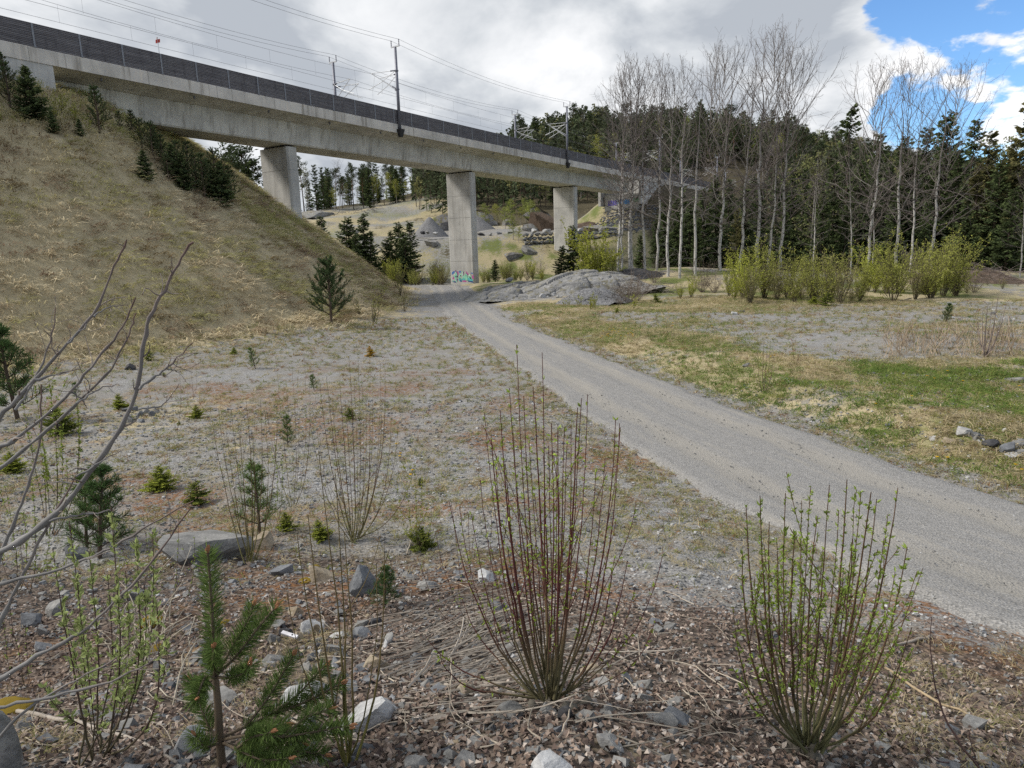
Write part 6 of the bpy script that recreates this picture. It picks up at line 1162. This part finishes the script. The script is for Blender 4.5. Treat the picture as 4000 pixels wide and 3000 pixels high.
near_bush("thin dark shoots in front of the big slab", (640, 2420), [(560, 2010), (700, 1960), (760, 2100), (480, 2150), (820, 2180)], 0.0045, OLV, (0.10, 0.06, 0.05), LG, 0.014, 14, 3, 0.2, None, 17)
near_bush("tangled grey shoots at the left edge above the boulders", (60, 2330), [(20, 1900), (120, 1830), (200, 2000), (-20, 2050), (280, 2080), (90, 2000)], 0.0055, (0.17, 0.15, 0.12), (0.12, 0.08, 0.06), (0.26, 0.33, 0.08), 0.022, 20, 4, 0.2, None, 18)
near_bush("leafy green shoots behind the big slab", (1060, 2060), c2([(540, 820), (780, 640), (830, 780), (700, 900), (620, 860)]), 0.005, OLV, (0.10, 0.07, 0.04), (0.27, 0.34, 0.07), 0.022, 26, 3, 0.2, None, 19)
near_bush("yellow-green twiggy shrub right of the tall willow cluster", (1620, 2160), c2([(1690, 850), (1740, 920), (1640, 960), (1800, 1150), (1580, 1000), (1700, 1060)]), 0.0045, (0.14, 0.11, 0.07), (0.13, 0.10, 0.05), (0.32, 0.35, 0.07), 0.024, 22, 4, 0.2, None, 20)
# bare branches reaching in from the left
BR = [([(-160, 2260), (0, 2165), (195, 2035), (314, 1894), (455, 1705), (542, 1519), (553, 1376), (583, 1234), (651, 1119), (705, 1010), (753, 946)], 0.0105, 2.05), ([(542, 1519), (600, 1475), (651, 1437), (753, 1339)], 0.0055, 2.08), ([(-120, 1760), (0, 1627), (136, 1485), (264, 1342), (366, 1234), (441, 1051), (498, 939)], 0.0085, 2.2), ([(-150, 1830), (0, 1750), (88, 1700), (278, 1532), (380, 1403), (475, 1288), (529, 1166)], 0.0075, 2.1), ([(-150, 1930), (0, 1830), (163, 1700), (305, 1573), (441, 1437), (502, 1315), (532, 1227)], 0.0075, 2.15), ([(60, 1600), (102, 1546), (163, 1430), (197, 1329), (220, 1207)], 0.005, 2.2), ([(-80, 2400), (0, 2176), (65, 2024), (119, 1872), (163, 1700), (160, 1500)], 0.009, 2.4), ([(-60, 2560), (0, 2436), (65, 2295), (141, 2143), (217, 1990), (300, 1860)], 0.0085, 2.0), ([(-120, 2310), (0, 2284), (260, 2214), (434, 2143), (607, 2035), (760, 1955)], 0.0065, 1.95), ([(-140, 2720), (0, 2653), (195, 2534), (325, 2469), (488, 2317), (629, 2154), (740, 1985)], 0.0075, 1.85), ([(-120, 2790), (0, 2761), (217, 2718), (434, 2664), (585, 2588), (760, 2470)], 0.006, 1.8), ([(-60, 2960), (60, 2800), (240, 2680), (420, 2600), (520, 2500)], 0.005, 1.8), ([(366, 1234), (420, 1200), (500, 1190)], 0.003, 2.2), ([(264, 1342), (330, 1280), (345, 1255)], 0.0035, 2.2), ([(305, 1573), (380, 1520), (470, 1500)], 0.0035, 2.12), ([(300, 1860), (400, 1800), (470, 1760)], 0.004, 2.03), ([(195, 2035), (300, 2010), (430, 2000), (480, 1960)], 0.004, 2.05), ([(314, 1894), (230, 1880), (140, 1890)], 0.004, 2.1), ([(651, 1437), (690, 1450), (705, 1456)], 0.0025, 2.08), ([(136, 1485), (240, 1460), (310, 1440)], 0.0045, 2.2), ([(278, 1532), (330, 1570), (345, 1600)], 0.003, 2.1), ([(542, 1600), (640, 1590), (700, 1500)], 0.003, 2.08)]
b0 = at(-160, 2900, 1.9); b0[2] = hg(b0[0], b0[1]); T = thing("bare_tree", "leafless tree reaching bare lichen-grey branches in from the left edge", "tree", b0)
mb = MB(); mb.tube([b0, b0 + np.array([-0.05, 0.02, 0.35]), b0 + np.array([-0.12, 0.05, 0.75])], [0.03, 0.025, 0.02], 8, (0.22, 0.215, 0.21)); obj("trunk", mb.mesh("trunk", M_bark, b0, True), T)
for pp, r0, dp in BR:
    n = len(pp); P = np.array([at(a, b, dp + 0.12 * (i / n)) for i, (a, b) in enumerate(pp)]); nn = n * 4; Q = np.array([np.interp(np.linspace(0, n - 1, nn), np.arange(n), P[:, k]) for k in range(3)]).T
    Q[1:-1] = (Q[:-2] + Q[1:-1] * 2 + Q[2:]) / 4; Q[1:-1] = (Q[:-2] + Q[1:-1] * 2 + Q[2:]) / 4; Q += rng.normal(size=Q.shape) * 0.0018
    r0 = r0 * 1.0; mb = MB(); rad = np.linspace(r0, r0 * 0.3, nn) * (1 + 0.15 * rng.normal(size=nn)); fcol = np.linspace(0, 1, nn)[:, None] ** 2.5; mb.tube(Q, rad, 7, np.array([0.20, 0.195, 0.19]) * (1 - fcol) + np.array([0.14, 0.09, 0.075]) * fcol)
    for _ in range(n):
        i = rng.integers(nn // 4, nn - 1); S = path(Q[i], unit(Q[i] - Q[i - 1]) + rng.normal(size=3) * 0.9, 0.03 + 0.10 * rng.random(), 5, 0.3, 0.6); mb.tube(S, np.linspace(rad[i] * 0.45, 0.0012, 5), 4, (0.22, 0.185, 0.165)); mb.leaves(S[-1:], S[-1:] - S[-2:-1], 0.008, 0.004, (0.16, 0.08, 0.05))
    obj("branch", mb.mesh("branch", M_bark, b0, True), T)

# the pine sapling in the foreground
b0 = G(868, 2995); T = thing("pine_sapling", "young pine with brown buds standing close by at the lower left", "tree", b0); D0 = b0[1]
nd = MB(); NC = (0.135, 0.195, 0.06); BK2 = (0.13, 0.10, 0.07)
def shoot(pp, r0, r1, ndl, bud=True, ln=0.048, name="branch", dj=0.0):
    P = np.array([at(a, b, D0 + c) for a, b, c in pp]); n = len(P); Q = np.array([np.interp(np.linspace(0, n - 1, n * 3), np.arange(n), P[:, k]) for k in range(3)]).T
    Q[1:-1] = (Q[:-2] + Q[1:-1] * 2 + Q[2:]) / 4; mb = MB(); mb.tube(Q, np.linspace(r0, r1, len(Q)), 7, BK2); o = obj(name, mb.mesh(name, M_bark, b0, True), T)
    L = np.linalg.norm(np.diff(Q, axis=0), axis=1).sum(); needles(nd, Q[len(Q) // 4 if name == "branch" else 0:], int(ndl * L), ln, 0.0026, NC, 0.7)
    if bud:
        ax = unit(Q[-1] - Q[-2]); mb = MB()
        for k in range(4): o_ = rng.normal(size=3) * 0.0035 * (k > 0); mb.tube([Q[-1] + o_, Q[-1] + o_ + ax * 0.012, Q[-1] + o_ + ax * (0.026 if k == 0 else 0.018)], [0.003, 0.0042, 0.001], 6, (0.33, 0.16, 0.08))
        obj("bud", mb.mesh("bud", M_bark, b0, True), T)
    return Q
mb = MB(); Pm = np.array([at(*q) for q in ((868, 2995, D0), (858, 2890, D0), (852, 2760, D0), (841, 2640, D0), (835, 2500, D0), (825, 2330, D0), (813, 2170, D0))]); mb.tube(Pm, [0.0135, 0.0125, 0.0115, 0.009, 0.0055, 0.0045, 0.0035], 8, (0.125, 0.095, 0.065)); obj("trunk", mb.mesh("trunk", M_bark, b0, True), T)
shoot([(841, 2640, 0), (835, 2500, 0), (825, 2330, 0), (812, 2160, 0)], 0.006, 0.0035, 2600, True, 0.055, "leader")
for pp in ([(843, 2640, 0), (920, 2570, 0.02), (1010, 2450, 0.03), (1075, 2375, 0.03)], [(843, 2640, 0), (900, 2540, 0.08), (960, 2440, 0.10), (990, 2365, 0.12)], [(843, 2640, 0), (830, 2580, -0.08), (835, 2530, -0.10)], [(843, 2645, 0), (780, 2690, 0.03), (745, 2660, 0.05)], [(843, 2645, 0), (900, 2650, -0.06), (960, 2630, -0.09), (975, 2595, -0.1)], [(843, 2650, 0), (800, 2640, -0.1), (770, 2720, -0.14), (770, 2725, -0.16)],
           [(866, 2880, 0), (960, 2840, 0.05), (1060, 2790, 0.1), (1140, 2740, 0.12), (1270, 2600, 0.16)], [(960, 2840, 0.05), (1060, 2710, 0.1), (1145, 2560, 0.12)], [(1060, 2790, 0.1), (1180, 2750, 0.1), (1335, 2670, 0.1)], [(866, 2890, 0), (970, 2870, -0.06), (1100, 2880, -0.1), (1220, 2860, -0.1), (1365, 2835, -0.1)], [(1100, 2880, -0.1), (1200, 2800, -0.06), (1290, 2770, -0.04)], [(868, 2900, 0), (930, 2930, -0.1), (1030, 2975, -0.16), (1130, 2960, -0.18)], [(866, 2890, 0), (820, 2850, 0.03), (785, 2760, 0.06), (775, 2725, 0.07)], [(868, 2900, 0), (800, 2920, -0.05), (760, 2870, -0.08)], [(868, 2905, 0), (1000, 2930, -0.04), (1160, 2930, -0.05), (1270, 2950, -0.05)], [(960, 2860, 0), (1040, 2840, 0.02), (1120, 2830, 0.03)], [(1000, 2900, -0.05), (1080, 2870, -0.06), (1180, 2900, -0.08)], [(930, 2920, -0.1), (980, 2880, -0.14), (1060, 2860, -0.16)]):
    shoot(pp, 0.005, 0.0026, 2100)
obj("needles", nd.mesh("needles", M_fol, b0), T)

# small conifers on the gravel: x, base y, top y, kind
V_sm = [spruce(1, 0.72, 81, base=0.04, gap=0.3, col=(0.17, 0.20, 0.04), tip=(0.31, 0.34, 0.06), dens=0.7, fol=M_fol), spruce(1, 0.65, 82, base=0.05, col=(0.13, 0.16, 0.04), tip=(0.24, 0.26, 0.06), dens=0.6, fol=M_fol, gap=0.35), young_pine(1, 83, Rm=0.42, ln=0.075, wd=0.006, nn=15, rows=5, col=(0.11, 0.17, 0.05)), spruce(1, 0.5, 84, base=0.05, col=(0.30, 0.20, 0.03), tip=(0.48, 0.28, 0.04), dens=0.6, fol=M_fol, gap=0.3), young_pine(1, 85, Rm=0.40, ln=0.075, wd=0.007, nn=18, rows=6, col=(0.075, 0.125, 0.045))]
for px, by, ty, v, lb in [(635, 1915, 1800, 0, "bright green spruce seedling at the far left of the gravel"), (775, 1965, 1860, 1, "small spruce seedling with tiered branches left of the shoots"), (1015, 2085, 1760, 2, "knee-high pine seedling among the shoots on the slab"), (1257, 2110, 2015, 0, "bright green spruce seedling between the two shoot clusters"), (1124, 2075, 1990, 0, "low green spruce seedling beside the knee-high pine"), (1637, 2150, 2030, 1, "green spruce seedling right of the tall willow cluster"), (1504, 2370, 2180, 4, "small pine seedling beside the upright blue-grey block"), (916, 1384, 1350, 0, "round green spruce seedling near the embankment toe"), (998, 1440, 1340, 2, "slim pale pine seedling near the embankment toe"), (1450, 1392, 1340, 3, "orange-yellow spruce seedling on the open gravel"), (769, 1635, 1575, 0, "yellow-green spruce seedling right of the left rubble patch"), (1125, 1745, 1600, 2, "pine seedling among red moss on the gravel"), (1227, 1525, 1450, 2, "small pine seedling on the middle gravel"), (1365, 1640, 1580, 1, "low spruce seedling between the willow shoots"), (700, 1660, 1640, 0, "flat green spruce seedling beside the left rubble"), (470, 1600, 1530, 0, "green spruce seedling at the left rubble patch"), (70, 1640, 1190, 4, "dark young pine at the left edge behind the bare branches"), (340, 2140, 1790, 2, "young pine behind the bare branches at the left"), (390, 2180, 1760, 4, "second young pine behind the bare branches, right of the first"), (230, 1700, 1560, 1, "small spruce at the left below the embankment"), (580, 1410, 1360, 1, "dark small spruce on the embankment toe"), (300, 1560, 1480, 2, "small pine at the left below the embankment"), (3693, 1262, 1170, 4, "small round pine on the gravel terrace before the thicket"), (2410, 1222, 1198, 0, "tiny bright spruce at the foot of the gravel heap"), (2560, 1185, 1140, 1, "dark little spruce on the grassy knoll"), (3230, 1195, 1130, 1, "dark small spruce at the foot of the willow thicket"), (3180, 1190, 1150, 0, "low green spruce at the foot of the willow thicket"), (3610, 1150, 1060, 1, "dark spruce inside the willow thicket"), (50, 1850, 1750, 0, "low spruce at the left edge under the bare branches"), (1640, 1900, 1860, 1, "tiny spruce seedling on the mossy gravel"), (640, 1470, 1450, 1, "tiny dark spruce near the toe of the slope")]:
    g_ = G(px, by); H = max(0.1, at(px, ty, g_[1])[2] - g_[2]); plant("conifer_seedling", V_sm[v], lb, "seedling", g_, H * 0.85, tilt=0.08, sx=0.85 + 0.4 * rng.random())
# saplings by the gravel heap, dandelions
V_hs = [shrub(1, 4, 0.25, 90 + k, YG, 0.06, 40, r0=0.012) for k in range(3)]
for k in range(9):
    px = 2190 + 300 * rng.random(); g_ = G(px, 1190 + 20 * rng.random()); plant("birch_seedling", V_hs[k % 3], "tiny yellow-green birch seedling around the gravel heap", "seedling", g_, 0.6 + 0.6 * rng.random(), "seedlings around the gravel heap", parts=("stems", "leaves"))
mb = MB(); a = np.linspace(0, 6.283, 11)[:-1]
mb.add(np.array([(0, 0, 1.0)] + [(math.cos(t), math.sin(t), 0.75 + 0.2 * (i % 2)) for i, t in enumerate(a)] + [(0, 0, 0.5)]) * np.array([1, 1, 1]), [(0, 1 + i, 1 + (i + 1) % 10) for i in range(10)] + [(11, 1 + (i + 1) % 10, 1 + i) for i in range(10)], None, (0.62, 0.40, 0.015)); fl_me = mb.mesh("flower", M_fol)
mb = MB(); mb.tube([(0, 0, -2.5), (0.1, 0, -1), (0, 0, 0.6)], [0.12, 0.12, 0.15], 5, (0.2, 0.22, 0.08)); sk_me = mb.mesh("stalk", M_fol)
DF = [(2330 + rng.random() * 160, 1290 + rng.random() * 40) for _ in range(26)] + [(3620, 1480), (3650, 1490), (3560, 1560), (3420, 1590), (3660, 1800), (3700, 1802), (3880, 1735), (3965, 1830), (3990, 1850), (3760, 1500), (3010, 1402), (3025, 1398), (3980, 1520), (3700, 1460)] + [(2500 + rng.random() * 700, 1220 + rng.random() * 70) for _ in range(14)] + [(1540 + rng.random() * 200, 1730 + rng.random() * 140) for _ in range(5)]
for px, py in DF:
    g_ = G(px, py); s_ = 0.022 + 0.0006 * g_[1]; grp = "dandelions by the bend of the track" if px < 2500 and px > 2000 else "dandelions on the right bank" if px > 2000 else "coltsfoot on the mossy gravel"
    t_ = thing("dandelion", {"d": "yellow dandelion flower at the grassy edge where the track bends", "r": "yellow dandelion flower on the bank right of the track", "c": "small yellow flower on the mossy gravel left of the track"}["d" if "bend" in grp else "r" if "right" in grp else "c"], "flower", g_ + np.array([0, 0, s_ * 2]), grp, (0, 0, 0), (s_,) * 3); obj("flower", fl_me, t_); obj("stalk", sk_me, t_)
